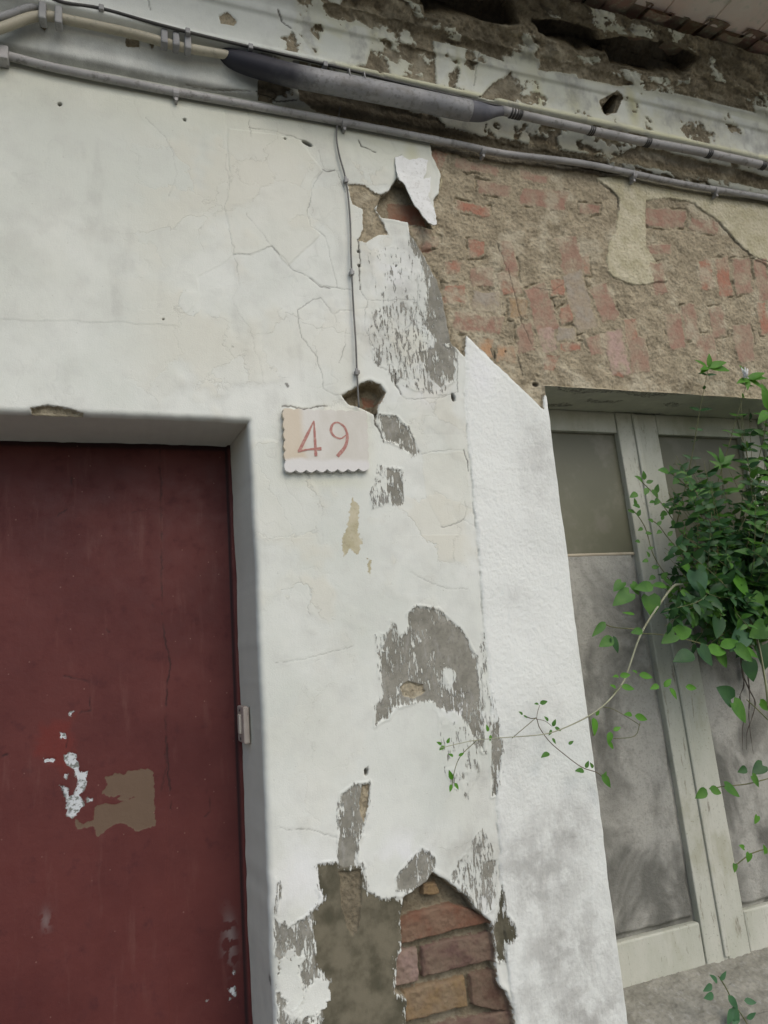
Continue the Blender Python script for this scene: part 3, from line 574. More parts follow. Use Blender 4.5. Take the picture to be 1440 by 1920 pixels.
def simple(name, cols, scale=8, rough=.85, bumpd=.001, bs=60, spec=.2, sc=(1, 1, 1), spots=None, metal=0):
    M = NT(name); c = M.mix(M.step(M.noise(scale, 5, .6, sc), .3, .7), cols[0], cols[1])
    if len(cols) > 2: c = M.mix(M.math('MULTIPLY', M.step(M.noise(scale * 4, 5, .65, sc), .5, .68), .7), c, cols[2])
    if spots: c = M.mix(M.step(M.voro(spots[0]), spots[1], spots[1] * .6), c, spots[2])
    return M.out(c, rough, M.bump(M.noise(bs, 5, .65, sc), bumpd, .8), spec, metal)
TILE = simple('mossy_terracotta', [(.26,.15,.11),(.22,.20,.13),(.36,.35,.23)], 14, .9, .004, 60)
EAVE = simple('faded_terracotta_soffit', [(.62,.50,.42),(.66,.62,.54),(.42,.42,.32)], 7, .9, .003, 40)
# eave: overlapping barrel tiles in one row, and the upper overhang
mb = MB()
for k in range(-6, 56):
    x = -.9 + k * .062 + random.uniform(-.004, .004); dz = random.uniform(-.004, .004); y0 = 1.185 + random.uniform(-.012, .02)
    if random.random() < .12 or 9 < k < 12: y0 += .05
    n = 8; rr = .036; up = (k % 2) * .012; vs_ = []
    for yy, zo in ((y0, 0), (1.42, .05)):
        for r_ in (rr, rr - .012):
            for a in range(n + 1):
                th = math.pi * (.08 + .84 * a / n); vs_.append((x + r_ * math.cos(th) * 1.05, yy, ZC + 1.578 + zo + dz + up + (r_ * math.sin(th) * (.32 if k % 2 else -.25)) + (.012 if not k % 2 else 0)))
    q = n + 1; fs = []
    for a in range(n):
        fs += [(a, a + 1, q + a + 1, q + a), (2*q + a, 2*q + a + 1, a + 1, a), (q + a, q + a + 1, 3*q + a + 1, 3*q + a), (2*q + a + 1, 2*q + a, 3*q + a, 3*q + a + 1)]
    mb.add(vs_, fs)
mb.build('eave_tiles', TILE, house, True)
mb = MB()
for k in range(-4, 26):
    x = -.9 + k * .15; mb.box(x + .0015, x + .1485, 1.075 + random.uniform(-.006, .006), 1.205, ZC + 1.599, ZC + 1.615)
o = mb.build('roof_overhang', EAVE, house, False, .003)
for v in o.data.vertices: v.co.z += (1.205 - v.co.y) * .02
mb = MB(); mb.box(-3.2, 4.6, 1.12, 3.2, ZC + 1.70, ZC + 1.74); mb.build('roof_deck', TILE, house)
mb = MB(); mb.box(-3.2, 4.6, 1.9, 2.0, 0.0, ZC + 1.70); mb.build('back_wall', EAVE, house)

# ------------------------------------------------------------------ hanging flake of plaster
fl = [(741,295),(754,291),(768,300),(785,296),(803,300),(800,318),(794,336),(808,331),(807,352),(803,368),(812,388),(818,405),(819,420),(811,421),(802,415),(791,402),(773,376),(760,347),(746,331),(743,312)]
import bmesh
def slab(pts, mat, parent, name, yf, th, jitter=0.0):
    """pts: outline in survey points; yf(px,py)->distance; slab of thickness th"""
    bm = bmesh.new(); fr = [bm.verts.new(at(px, py, yf(px, py))) for px, py in pts]; f = bm.faces.new(fr)
    r = bmesh.ops.extrude_face_region(bm, geom=[f]); bmesh.ops.translate(bm, verts=[v for v in r['geom'] if isinstance(v, bmesh.types.BMVert)], vec=(0, th, 0))
    bmesh.ops.triangulate(bm, faces=bm.faces[:]); bmesh.ops.recalc_face_normals(bm, faces=bm.faces[:])
    me = bpy.data.meshes.new(name); bm.to_mesh(me); bm.free(); o = link(name, me, mat, None, False); return adopt(o, parent)
FLAKE = simple('chalky_white_flake', [(.66,.67,.63),(.74,.75,.72),(.5,.5,.45)], 30, .9, .0015, 120)
def dens(pts, k=3, amp=1.2):
    out = []
    for i, p in enumerate(pts):
        q = pts[(i + 1) % len(pts)]
        for j in range(k):
            t = j / k; out.append((p[0] + (q[0] - p[0]) * t + (random.uniform(-amp, amp) if j else 0), p[1] + (q[1] - p[1]) * t + (random.uniform(-amp, amp) if j else 0)))
    return out
slab(dens(fl), FLAKE, house, 'loose_flake', lambda px, py: 1.396 - .018 * min(1, max(0, (py - 295) / 125)) ** 1.3 - .008 * max(0, (790 - px) / 50) * (py > 320), .003)

# ------------------------------------------------------------------ door
DY = 1.577
def door_material():
    M = NT('maroon_door_paint'); brn, wht, red, dk, _ = M.attr('m1'); sm_, _, _, _, _ = M.attr('m2')
    n1 = M.noise(4, 5, .6); n2 = M.noise(30, 5, .6); n3 = M.noise(160, 4, .6)
    c = M.mix(M.step(n1, .3, .7), (.070, .0175, .016), (.102, .028, .024))
    c = M.mix(M.math('MULTIPLY', M.step(n2, .55, .75), .5), c, (.05, .014, .016))
    c = M.mix(M.math('MULTIPLY', M.step(M.noise(40, 4, .6, (1, 1, .15)), .55, .75), .4), c, (.14, .06, .05))
    c = M.mix(M.step(M.math('ADD', red, M.math('MULTIPLY', M.math('SUBTRACT', n2, .5), 1.6)), .3, .9), c, (.12, .024, .019))
    c = M.mix(M.step(M.math('ADD', brn, M.math('MULTIPLY', M.math('SUBTRACT', n3, .5), .3)), .48, .52), c, (.125, .085, .056))
    wm = M.step(M.math('ADD', wht, M.math('MULTIPLY', M.math('SUBTRACT', n3, .5), .5)), .48, .53)
    c = M.mix(wm, c, M.mix(M.step(n3, .5, .62), (.50, .53, .53), (.16, .17, .15)))
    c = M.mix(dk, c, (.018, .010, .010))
    c = M.mix(M.math('MULTIPLY', M.step(M.voro(38), .07, .04), .55), c, (.22, .12, .10))
    c = M.mix(sm_, c, (.20, .17, .16))
    nb = M.bump(M.math('ADD', M.math('MULTIPLY', n2, .5), M.math('MULTIPLY', n3, .3)), .0018, .7)
    return M.out(c, M.step(n2, .3, .7, .5, .68), nb, .22)
door = bpy.data.objects.new('door', None); COL.objects.link(door); door.location = (-.2, DY, 0); bpy.context.view_layer.update(); adopt(door, house); bpy.context.view_layer.update()
xs = np.arange(-.79, .238, .0022); zs = np.arange(-1.44, ZL + .01, .0022); X, Z = [q.ravel() for q in np.meshgrid(xs, zs)]
k_ = D / DY; Fo = Field(X * k_ * 1000, Z * k_ * 1000); o4 = lambda L: [(x / 2.77, 1260 + y / 2.77) for x, y in L]
brn = Fo.poly(o4([(545,545),(590,530),(650,535),(665,515),(770,500),(800,520),(805,800),(710,830),(650,790),(600,790),(505,855),(480,800),(400,820),(390,760),(430,790),(480,770),(495,700),(545,680),(600,690),(715,645),(640,672),(600,660),(645,630),(590,650),(530,630),(560,590)]), 0)
wht = Fo.poly(o4([(335,430),(365,415),(395,425),(405,470),(415,515),(460,515),(450,580),(415,640),(435,690),(400,740),(370,755),(345,740),(345,650),(305,590),(350,600),(365,645),(385,635),(405,560),(380,500),(340,470)]), 0)
for g in [[(305,315),(345,320),(345,348),(312,340)],[(228,452),(288,446),(280,470),(232,472)],[(335,525),(352,530),(348,558),(336,550)],[(1185,1650),(1222,1632),(1225,1690),(1200,1680)],[(1212,1545),(1222,1560),(1216,1580)],[(1076,1690),(1084,1700),(1078,1725)],[(450,655),(485,655),(480,670),(455,670)],[(1195,1690),(1200,1725),(1190,1715)],[(355,215),(385,205),(365,232)]]:
    wht = np.minimum(wht, Fo.poly(o4(g), 0))
cx_, cy_ = ab(415, 1905); 
red = 2 + Fo.poly(o4([(200,260),(400,230),(400,420),(330,560),(300,500),(180,430)]), 2)
dk = np.zeros(len(X), np.float32); hh = .0012 * fbm(X * 1000, Z * 1000, 220, 3, 2) + .0003 * fbm(X * 1000, Z * 1000, 20, 3, 2)
for pts, wv, a in [([(300,862),(302,960),(302,1080),(305,1160)],.9,.45),([(305,1150),(308,1190),(320,1245),(312,1300),(310,1360),(316,1440),(320,1520)],1.6,.8),([(301,845),(302,900),(303,1000),(304,1100),(305,1165)],.8,.6),([(300,1500),(312,1440),(311,1380)],1.,.5),([(230,1020),(260,1022)],.6,.4),([(200,1180),(206,1186)],1.5,.5),([(288,1134),(290,1137)],2.2,.9),([(245,960),(300,950)],.5,.35),([(245,940),(298,935)],.5,.35),([(135,880),(137,945),(108,968)],1.2,.6),([(137,945),(160,948)],1.6,.5),
                   ([(120,1268),(168,1278),(170,1330),(135,1345),(125,1400)],1.2,.7),([(390,1480),(394,1520),(385,1530)],1.6,.6),([(0,1420),(12,1416)],4,.8),([(115,1475),(125,1500),(128,1525)],2.4,.8),([(350,840),(352,870)],.7,.4),([(270,1700),(275,1740)],.7,.5)]:
    d = Fo.line(pts, 3); k = sm(d, wv + .9, wv * .2); k = k * sm(fbm(X * 1000, Z * 1000, 24, 3, 6), -.4, .3); dk = np.maximum(dk, a * k); hh -= .0005 * k
seam = ab(301, 900)[0] + 0 * X; rt = sm(X * k_ * 1000, seam - .8, seam + .8); hh -= .0010 * rt; hh += .0006 * fbm(X * 1000, Z * 250, 30, 4, 5)
hh -= .0009 * sm(-wht, -1, 1) + .0004 * sm(-brn, -.5, .5)
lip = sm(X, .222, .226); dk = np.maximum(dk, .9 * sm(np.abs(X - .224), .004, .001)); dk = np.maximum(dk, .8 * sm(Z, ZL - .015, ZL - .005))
smd = np.maximum(.7 * Fo.blob(430, 1760, 10, 40) * (fbm(X * 1000, Z * 1000, 16, 3, 4) > .0), .5 * Fo.blob(86, 1725, 7, 16) * (fbm(X * 1000, Z * 1000, 12, 3, 2) > 0))
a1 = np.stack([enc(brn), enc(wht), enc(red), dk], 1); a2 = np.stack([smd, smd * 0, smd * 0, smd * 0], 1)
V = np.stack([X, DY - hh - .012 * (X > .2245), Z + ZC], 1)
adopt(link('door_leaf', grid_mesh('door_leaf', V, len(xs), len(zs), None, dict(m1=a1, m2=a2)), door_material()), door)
del Fo, V

# ------------------------------------------------------------------ window
WYD = 1.55
WOOD = simple('weathered_cream_paint', [(.33,.34,.27),(.41,.42,.35),(.24,.23,.17)], 9, .75, .0016, 90, .3, (1, 1, .35))
def window_wood():
    M = NT('peeling_cream_wood'); n = M.noise(9, 5, .6, (1, 1, .4)); n2 = M.noise(70, 5, .7, (1, 1, .18)); n3 = M.noise(200, 3, .6)
    c = M.mix(M.step(n, .3, .7), (.40, .41, .33), (.50, .50, .425)); c = M.mix(M.math('MULTIPLY', M.step(n2, .60, .70), .7), c, (.16, .14, .10)); c = M.mix(M.math('MULTIPLY', M.step(n3, .62, .7), .5), c, (.14, .13, .10))
    c = M.mix(M.math('MULTIPLY', M.step(M.noise(5, 5, .65, (1, 1, .6)), .52, .68), .6), c, (.27, .265, .17)); c = M.mix(M.math('MULTIPLY', M.step(M.noise(14, 5, .7, (1, 1, .3)), .62, .70), .7), c, (.17, .15, .10))
    return M.out(c, .7, M.bump(M.math('ADD', n2, M.math('MULTIPLY', n3, .4)), .0016, .7), .3)
WOOD = window_wood()
def panel_material():
    M = NT('mottled_cement_panel'); n = M.noise(5.5, 4, .55, (1, 1, .8), .6); n2 = M.noise(26, 5, .65); n3 = M.noise(170, 4, .65)
    c = M.mix(M.step(n, .40, .60), (.13, .129, .11), (.35, .345, .30)); c = M.mix(M.math('MULTIPLY', M.step(n2, .5, .7), .5), c, (.19, .187, .16)); c = M.mix(M.math('MULTIPLY', M.step(n3, .5, .7), .35), c, (.14, .13, .11))
    return M.out(c, .92, M.bump(M.math('ADD', n3, M.math('MULTIPLY', n2, .6)), .003, .7), .2)
PANEL = panel_material()
GLASS = simple('dusty_green_glass', [(.10,.10,.06),(.135,.135,.085),(.16,.15,.11)], 3, .5, .0004, 14, .5)
win = bpy.data.objects.new('window', None); COL.objects.link(win); win.location = (1.4, WYD, ZC - .8); bpy.context.view_layer.update(); adopt(win, house); bpy.context.view_layer.update()
SH = .022
def wb(name, x0, x1, z0, z1, y0, y1, mat, bev=.0025):
    b = MB(); 
    nz = max(1, int((z1 - z0) / .05)); nx = max(1, int((x1 - x0) / .05))
    b.box(x0, x1, y0, y1, ZC + z0, ZC + z1, SH); return b.build(name, mat, win, False, bev)
zb, zt = -.787, .612
sill_y = 1.55
wb('stile', .905, .965, zb, zt, 1.548, 1.590, WOOD)
wb('stile', 1.300, 1.3655, zb - .004, zt, 1.548, 1.590, WOOD)
wb('stile', 1.3685, 1.4365, zb - .004, zt - .002, 1.5485, 1.590, WOOD)
wb('astragal', 1.352, 1.3675, zb + .01, zt - .004, 1.5415, 1.5478, WOOD, .004)
wb('stile', 1.742, 1.815, zb, zt, 1.548, 1.590, WOOD)
wb('rail', .967, 1.298, .553, zt, 1.550, 1.588, WOOD)
wb('rail', 1.4385, 1.740, .553, zt, 1.550, 1.588, WOOD)
wb('rail', .967, 1.298, zb, -.690, 1.550, 1.588, WOOD, .004)
wb('rail', 1.4385, 1.740, zb, -.690, 1.550, 1.588, WOOD, .004)
wb('frame_side', 1.8175, 1.875, zb, zt, 1.535, 1.60, WOOD)
wb('pane', .960, 1.305, .215, .560, 1.566, 1.571, GLASS, 0)
wb('pane', 1.43, 1.750, .215, .560, 1.566, 1.571, GLASS, 0)
wb('glazing_bead', .967, 1.2975, .214, .222, 1.560, 1.5655, simple('pale_putty', [(.38,.33,.24),(.45,.40,.30)], 30))
# cement infill panels with trowelled, uneven face and mortar fillet against the stile
for (x0, x1, z0, z1) in ((.955, 1.2995, -.6895, .2135), (1.437, 1.745, -.6895, .2135)):
    xs = np.arange(x0, x1, .0035); xs[-1] = x1; zs = np.arange(z0, z1, .0035); zs[-1] = z1; X, Z = [q.ravel() for q in np.meshgrid(xs, zs)]
    ed = np.minimum(np.minimum(x1 - X, Z - z0), X - x0 + .02); wob = .006 * fbm(X * 1000, Z * 1000, 40, 4, 3)
    dep = 1.5565 + .004 * fbm(X * 1000, Z * 1000, 150, 3, 5) + .0012 * fbm(X * 1000, Z * 1000, 14, 3, 2) + .010 * sm(-(ed + wob), -.016, -.006)
    V = np.stack([X - SH * Z, dep, Z + ZC], 1)
    adopt(link('infill_panel', grid_mesh('infill_panel', V, len(xs), len(zs)), PANEL), win)
# ------------------------------------------------------------------ house number
PLM = NT('veined_pale_marble'); _n2 = PLM.noise(22, 4, .55, (1, 1, .4)); _n3 = PLM.noise(150, 4, .6)
_tc = PLM.n('ShaderNodeTexCoord'); _sx = PLM.n('ShaderNodeSeparateXYZ'); PLM.t.links.new(_tc.outputs['Generated'], _sx.inputs[0])
c = PLM.mix(PLM.step(_n2, .3, .7), (.53, .51, .44), (.60, .585, .525))
c = PLM.mix(PLM.math('MULTIPLY', PLM.step(PLM.math('ADD', _sx.outputs[0], PLM.math('MULTIPLY', _n2, .14)), .36, .26), .6), c, (.54, .44, .29))
c = PLM.mix(PLM.step(PLM.math('ADD', _sx.outputs[2], PLM.math('MULTIPLY', _n2, .2)), .33, .25), c, (.62, .61, .57))
MARBLE = PLM.out(c, .6, PLM.bump(_n3, .0006, .5), .35)
RED = simple('faded_red_lettering', [(.36,.16,.135),(.42,.23,.19),(.50,.36,.30)], 60, .8, .0005, 200)
cen = at(611, 824, 1.386)
plq = empty('house_number_plaque', cen, 'pale marble plaque with wavy edges and red number 49 on the white wall', 'house number')
C4 = [(531,766),(688,771),(692,881),(535,884)]
def edge(p, q, n, amp, ph=0, sub=5):
    out = []; dx, dy = q[0] - p[0], q[1] - p[1]; L = math.hypot(dx, dy); nx_, ny_ = dy / L, -dx / L
    for i in range(n * sub):
        t = i / (n * sub); a = amp * (abs(math.sin(math.pi * (t * n + ph))) - .5) + random.uniform(-.5, .5); out.append((p[0] + dx * t + nx_ * a, p[1] + dy * t + ny_ * a))
    return out
out = edge(C4[0], C4[1], 8, 2.6) + edge(C4[1], C4[2], 6, 2.6) + edge(C4[2], C4[3], 8, 5.0) + edge(C4[3], C4[0], 6, 3.4)
pl = slab(out, MARBLE, plq, 'slab', lambda a_, b_: 1.3865, .014)
bv = pl.modifiers.new('b', 'BEVEL'); bv.width = .0012; bv.segments = 2; bv.limit_method = 'ANGLE'; bv.angle_limit = .9
def ribbon(pts, ws, Y, name):
    P = spline([(x, y, w_) for (x, y), w_ in zip(pts, ws)], 8) if len(pts) > 2 else [Vector((pts[0][0] + (pts[1][0] - pts[0][0]) * t / 8, pts[0][1] + (pts[1][1] - pts[0][1]) * t / 8, ws[0] + (ws[1] - ws[0]) * t / 8)) for t in range(9)]
    L_, R_ = [], []
    for i, p in enumerate(P):
        a = P[max(i - 1, 0)]; b = P[min(i + 1, len(P) - 1)]; d = Vector((b.x - a.x, b.y - a.y)); d.normalize(); w_ = p.z / 2 + random.uniform(-.25, .25)
        L_.append((p.x - d.y * w_, p.y + d.x * w_)); R_.append((p.x + d.y * w_, p.y - d.x * w_))
    return L_ + R_[::-1], len(P)
def digit(strokes, name):
    b = MB()
    for k, (pts, ws) in enumerate(strokes):
        o, n = ribbon(pts, ws, 0, name); Y = 1.3860 - k * .00012
        vs_ = [at(x, y, Y) for x, y in o] + [at(x, y, 1.3868) for x, y in o]; m_ = 2 * n
        fs = [(i, i + 1, m_ - 2 - i, m_ - 1 - i) for i in range(n - 1)] + [(i, i + m_, (i + 1) % m_ + m_, (i + 1) % m_) for i in range(m_)]
        b.add(vs_, fs)
    return b.build(name, RED, plq)
Q = lambda x, y: (500 + x / 5.54, 740 + y / 5.54)
digit([([Q(490,270), Q(430,400), Q(335,590)], [2, 5.5, 6]), ([Q(492,272), Q(500,430), Q(512,640)], [2, 4.5, 5.5]), ([Q(325,590), Q(440,568), Q(570,560)], [3.5, 3.6, 6.5])], 'numeral_four')
digit([([Q(825,420), Q(770,455), Q(700,430), Q(668,370), Q(690,305), Q(745,290), Q(810,340), Q(838,430), Q(815,540), Q(735,640)], [2.5, 3, 4, 5, 4, 3, 4, 5, 6.5, 7])], 'numeral_nine')

# ------------------------------------------------------------------ pipes and wires
GREYP = simple('weathered_grey_plastic', [(.24,.24,.235),(.32,.32,.30),(.17,.17,.16)], 16, .6, .0006, 80, .35)
SOOT = simple('sooty_black_pipe', [(.03,.03,.035),(.08,.08,.085),(.14,.14,.14)], 12, .6, .0006, 80, .35)
BEIGE = simple('yellowed_beige_plastic', [(.36,.33,.24),(.44,.41,.31),(.25,.24,.18)], 16, .55, .0005, 90, .35)
PALE = simple('pale_grey_conduit', [(.27,.265,.25),(.40,.39,.37),(.13,.125,.105)], 12, .65, .0008, 90, .3)
DARK = simple('black_cable_sheath', [(.03,.03,.028),(.06,.058,.05)], 20, .5, .0003, 90, .4)
def chain(pts, Y, k=6): return spline([at(x, y, Y if not callable(Y) else Y(x)) for x, y in pts], k)
con = empty('conduit', at(720, 245, 1.38), 'long thin pale grey conduit running under the cornice along the whole wall', 'conduit')
p = [(-80,80),(12,104),(120,131),(320,171),(560,214),(700,240),(860,271),(950,289),(1100,308),(1280,345),(1440,372),(1560,396)]
MB().tube(chain(p, 1.388, 8), .0088, 12).build('tube', PALE, con, True)
for x, y in ((1,100),(330,176),(645,232),(905,283),(1187,330),(1342,358)):
    b = MB(); c0 = at(x, y, 1.388); b.tube([c0 + Vector((-.006, 0, 0)), c0 + Vector((.006, 0, 0))], .0108, 12); b.box(c0.x - .003, c0.x + .003, 1.385, 1.402, c0.z - .018, c0.z - .006); b.build('clip', PALE, con, False)
b = MB(); c0 = at(4, 103, 1.384); b.box(c0.x - .014, c0.x + .012, 1.372, 1.40, c0.z - .016, c0.z + .014); b.build('junction_block', PALE, con, False, .002)

pipe = empty('drain_pipe', at(670, 168, 1.33), 'thick grey pipe with tapered ends under the cornice, blackened at its left end', 'pipe')
def pipe_mat():
    M = NT('sooty_grey_pipe'); n = M.noise(14, 5, .6); n2 = M.noise(90, 4, .6); q = M.n('ShaderNodeSeparateXYZ'); M.set(q.inputs[0], M.n('ShaderNodeTexCoord').outputs['Object'])
    x0, x1 = at(500, 130, 1.335).x, at(620, 150, 1.335).x; k = M.step(M.math('ADD', q.outputs[0], M.math('MULTIPLY', M.math('SUBTRACT', n, .5), .16)), x0, x1)
    c = M.mix(M.step(n, .3, .7), (.22, .225, .225), (.31, .31, .30)); c = M.mix(M.math('MULTIPLY', M.step(n2, .5, .66), .55), c, (.13, .125, .115)); c = M.mix(M.math('MULTIPLY', M.step(M.noise(30, 5, .7, (.3, 1, 1)), .5, .68), .6), c, (.17, .16, .135)); c = M.mix(k, (.025, .025, .032), c)
    return M.out(c, .6, M.bump(n2, .0006, .6), .35)
SOOT = pipe_mat()
P1 = chain([(382,88),(410,98),(440,112),(480,124),(540,140)], lambda x: 1.372 - (x - 382) / 158 * .037, 5)
P2 = chain([(538,139.5),(600,152),(680,167),(760,183),(830,198),(880,208)], 1.335, 6)
PP = P1 + P2[1:]; R2 = [.004 + .0205 * math.sqrt(sm(i / (len(P1) - 1), 0, .8)) for i in range(len(P1))] + [.0245] * (len(P2) - 1)
MB().tube(PP, R2, 24).build('pipe_body', SOOT, pipe, True)
P3 = chain([(876,207),(905,211),(925,210),(946,208)], 1.335, 5)
MB().tube(P3, [.0235 - .0125 * sm(i / (len(P3) - 1), .1, .9) for i in range(len(P3))], 20).build('reducer_sleeve', simple('dark_rubber_sleeve', [(.10,.105,.12),(.17,.17,.18)], 20, .6), pipe, True)
b = MB(); c0 = P2[14]; b.tube([c0 + Vector((-.004, 0, 0)), c0 + Vector((.004, 0, 0))], .0242, 24); b.build('pipe_strap', DARK, pipe, True)
for dx in (-.022, .014):
    h0 = at(672, 148, 1.318) + Vector((dx, 0, 0)); MB().tube([h0 + Vector((0, .02, .022)), h0 + Vector((0, -.004, .018)), h0 + Vector((.001, -.006, -.004))], .0018, 6).build('pipe_hook', PALE, pipe, True)

th = empty('thin_pipe', at(1190, 255, 1.33), 'thin grey pipe with dark ties along the cornice, continuing right of the thick pipe', 'pipe')
P4 = chain([(940,207),(1040,230),(1190,262),(1330,288),(1440,312),(1560,338)], 1.334, 6)
MB().tube(P4, .0112, 16).build('tube', PALE, th, True)
for x, y in ((972,215),(1108,245),(1213,267),(1328,288),(1429,310)):
    b = MB(); c0 = at(x, y, 1.334)
    for q in range(3): s0 = c0 + Vector((-.007 + q * .006, 0, 0)); b.tube([s0, s0 + Vector((.0035, 0, -.001))], .0124 + random.uniform(0, .001), 12)
    if x < 1000:
        for q in range(4): s0 = c0 + Vector((-.024 + q * .008, 0, 0)); b.tube([s0, s0 + Vector((.004, 0, -.001))], .0128, 12)
    b.build('cable_tie', DARK, th, True)

bt = empty('beige_conduit', at(250, 60, 1.34), 'pair of yellowed beige and grey conduits clamped along upper left cornice', 'conduit')
MB().tube(chain([(-60,75),(10,50),(75,30),(150,42),(260,66),(340,88),(450,108),(560,140)], 1.352, 6), .0098, 14).build('beige_tube', BEIGE, bt, True)
MB().tube(chain([(-60,50),(10,30),(75,12),(150,24),(260,46),(340,66),(450,90),(560,118)], 1.350, 6), .0080, 12).build('grey_tube', GREYP, bt, True)
for x, y in ((80,22),(110,30),(308,68),(330,73),(352,79)):
    b = MB(); c0 = at(x, y, 1.344); b.box(c0.x - .007, c0.x + .007, 1.336, 1.362, c0.z - .022, c0.z + .020); b.build('clamp', GREYP, bt, False, .003)

bc = empty('black_cable', at(420, 70, 1.33), 'thin black cable clipped along the lip of the cornice above the pipes', 'cable')
MB().tube(chain([(60,-30),(110,2),(190,16),(290,44),(400,72),(520,100),(640,128),(760,158),(870,184),(940,200)], 1.332, 6), .0034, 8).build('sheath', DARK, bc, True)
for x, y in ((190,16),(352,60),(470,89),(610,122)):
    b = MB(); c0 = at(x, y, 1.330); b.box(c0.x - .005, c0.x + .005, 1.325, 1.345, c0.z - .006, c0.z + .007); b.build('clip', GREYP, bc, False, .0015)

dw_ = empty('hanging_wire', at(655, 450, 1.39), 'thin dark grey wire hanging down from the pipe into the hole above the number plaque', 'wire')
MB().tube(chain([(640,190),(634,225),(631,255),(636,290),(647,330),(653,370),(657,420),(658,470),(660,520),(663,580),(667,640),(669,690),(671,730),(673,764)], lambda x: 1.3905, 5), .0021, 8).build('sheath', simple('grey_wire_sheath', [(.11,.11,.10),(.17,.165,.15)], 30, .6), dw_, True)
for x, y in ((648,337),(659,510),(669,697)):
    b = MB(); c0 = at(x, y, 1.3895); b.tube([c0 + Vector((0, 0, .007)), c0 - Vector((0, 0, .007))], .0038, 8); b.box(c0.x - .003, c0.x + .007, 1.389, 1.401, c0.z - .003, c0.z + .004); b.build('clip', GREYP if y < 600 else PALE, dw_, False)
bo = empty('fixing_bolt', at(383, 186, 1.39), 'small rusty reddish bolt head just under the grey conduit', 'bolt')
b = MB(); c0 = at(383, 187, 1.40); b.tube([c0, c0 + Vector((0, -.010, 0))], .0075, 6); b.tube([c0 + Vector((0, -.010, 0)), c0 + Vector((0, -.014, 0))], .004, 8); b.build('bolt_head', simple('rusty_bolt', [(.30,.17,.13),(.45,.38,.33)], 60), bo)

# doorbell on the jamb
bell = empty('door_switch', (.236, 1.53, ZC - .115), 'small narrow beige switch plate on the white jamb beside the maroon door', 'switch')
IV = simple('aged_ivory_plastic', [(.40,.34,.28),(.48,.42,.35)], 40, .5, .0003, 90, .4)
zc0 = at(460, 1357, 1.53).z
xb = .2385
b = MB(); b.box(xb - .012, xb, 1.487, 1.567, zc0 - .036, zc0 + .036); b.build('plate', IV, bell, False, .003)
b = MB(); b.box(xb - .016, xb - .0115, 1.518, 1.540, zc0 - .018, zc0 + .020); b.build('button', simple('cream_button', [(.55,.50,.40),(.62,.57,.47)], 40, .45), bell, False, .0015)
for zo in (-.028, .028):
    b = MB(); b.tube([(xb - .0118, 1.528, zc0 + zo), (xb - .0135, 1.528, zc0 + zo)], .0028, 8); b.build('screw', DARK, bell)

# ------------------------------------------------------------------ plants
def leaf_mat(name, c1, c2, tr=.35):
    M = NT(name); n = M.noise(40, 3, .5); c = M.mix(M.step(n, .3, .7), c1, c2); rnd_ = M.n('ShaderNodeNewGeometry').outputs['Random Per Island']
    c = M.mix(M.math('MULTIPLY', rnd_, .5), c, c1); M.out(c, .5, M.bump(M.noise(180, 3, .5), .0006, .6), .3)
    t = M.n('ShaderNodeBsdfTranslucent'); M.set(t.inputs[0], M.mix(.5, c, (.10, .22, .03))); mx = M.n('ShaderNodeMixShader'); mx.inputs[0].default_value = tr
    M.t.links.new(M.b.outputs[0], mx.inputs[1]); M.t.links.new(t.outputs[0], mx.inputs[2]); M.t.links.new(mx.outputs[0], M.t.nodes['Material Output'].inputs[0]); return M.m
LF = leaf_mat('mid_green_leaf', (.05, .15, .022), (.10, .235, .035)); LB = leaf_mat('bright_green_leaf', (.08, .24, .02), (.12, .32, .035), .45)
LD = leaf_mat('dark_green_leaf', (.018, .062, .018), (.038, .105, .026), .2); LT = leaf_mat('bluish_green_leaf', (.05, .13, .06), (.07, .18, .08), .3)  # dark leaf green carries the shade inside the foliage
STM = simple('green_brown_stem', [(.10,.12,.05),(.17,.16,.08)], 50, .7); CANE = simple('pale_woody_stem', [(.26,.26,.17),(.34,.35,.24)], 40, .7, .001, 120)
def leaf(mb, base, d, nrm, L, W, kind='ovate', droop=.3, fold=.25):
    d = Vector(d).normalized(); nrm = Vector(nrm); side = d.cross(nrm).normalized(); nrm = side.cross(d).normalized(); n = 7; vs_ = []
    for i in range(n + 1):
        t = i / n
        if kind == 'heart': w_ = W * .5 * (math.sin(math.pi * min(1, (t * .9 + .1)) ** .62) ** .8 if t < 1 else 0) * (1.0 if t > .02 else .75); back = -.14 * L * (1 - t) ** 3
        elif kind == 'narrow': w_ = W * .5 * math.sin(math.pi * t ** .8); back = 0
        else: w_ = W * .5 * math.sin(math.pi * t ** .7) ** .9; back = 0
        c = Vector(base) + d * (L * t) - nrm * (droop * L * t * t)
        e_ = d * back
        vs_ += [c + side * w_ + nrm * (fold * w_) + e_, c, c - side * w_ + nrm * (fold * w_) + e_]
    fs = []
    for i in range(n):
        a = i * 3; fs += [(a, a + 1, a + 4, a + 3), (a + 1, a + 2, a + 5, a + 4)]
    mb.add(vs_, fs)
RV = lambda a: Vector((random.uniform(-a, a), random.uniform(-a, a), random.uniform(-a, a)))
OUT = Vector((-.25, -1, .55))
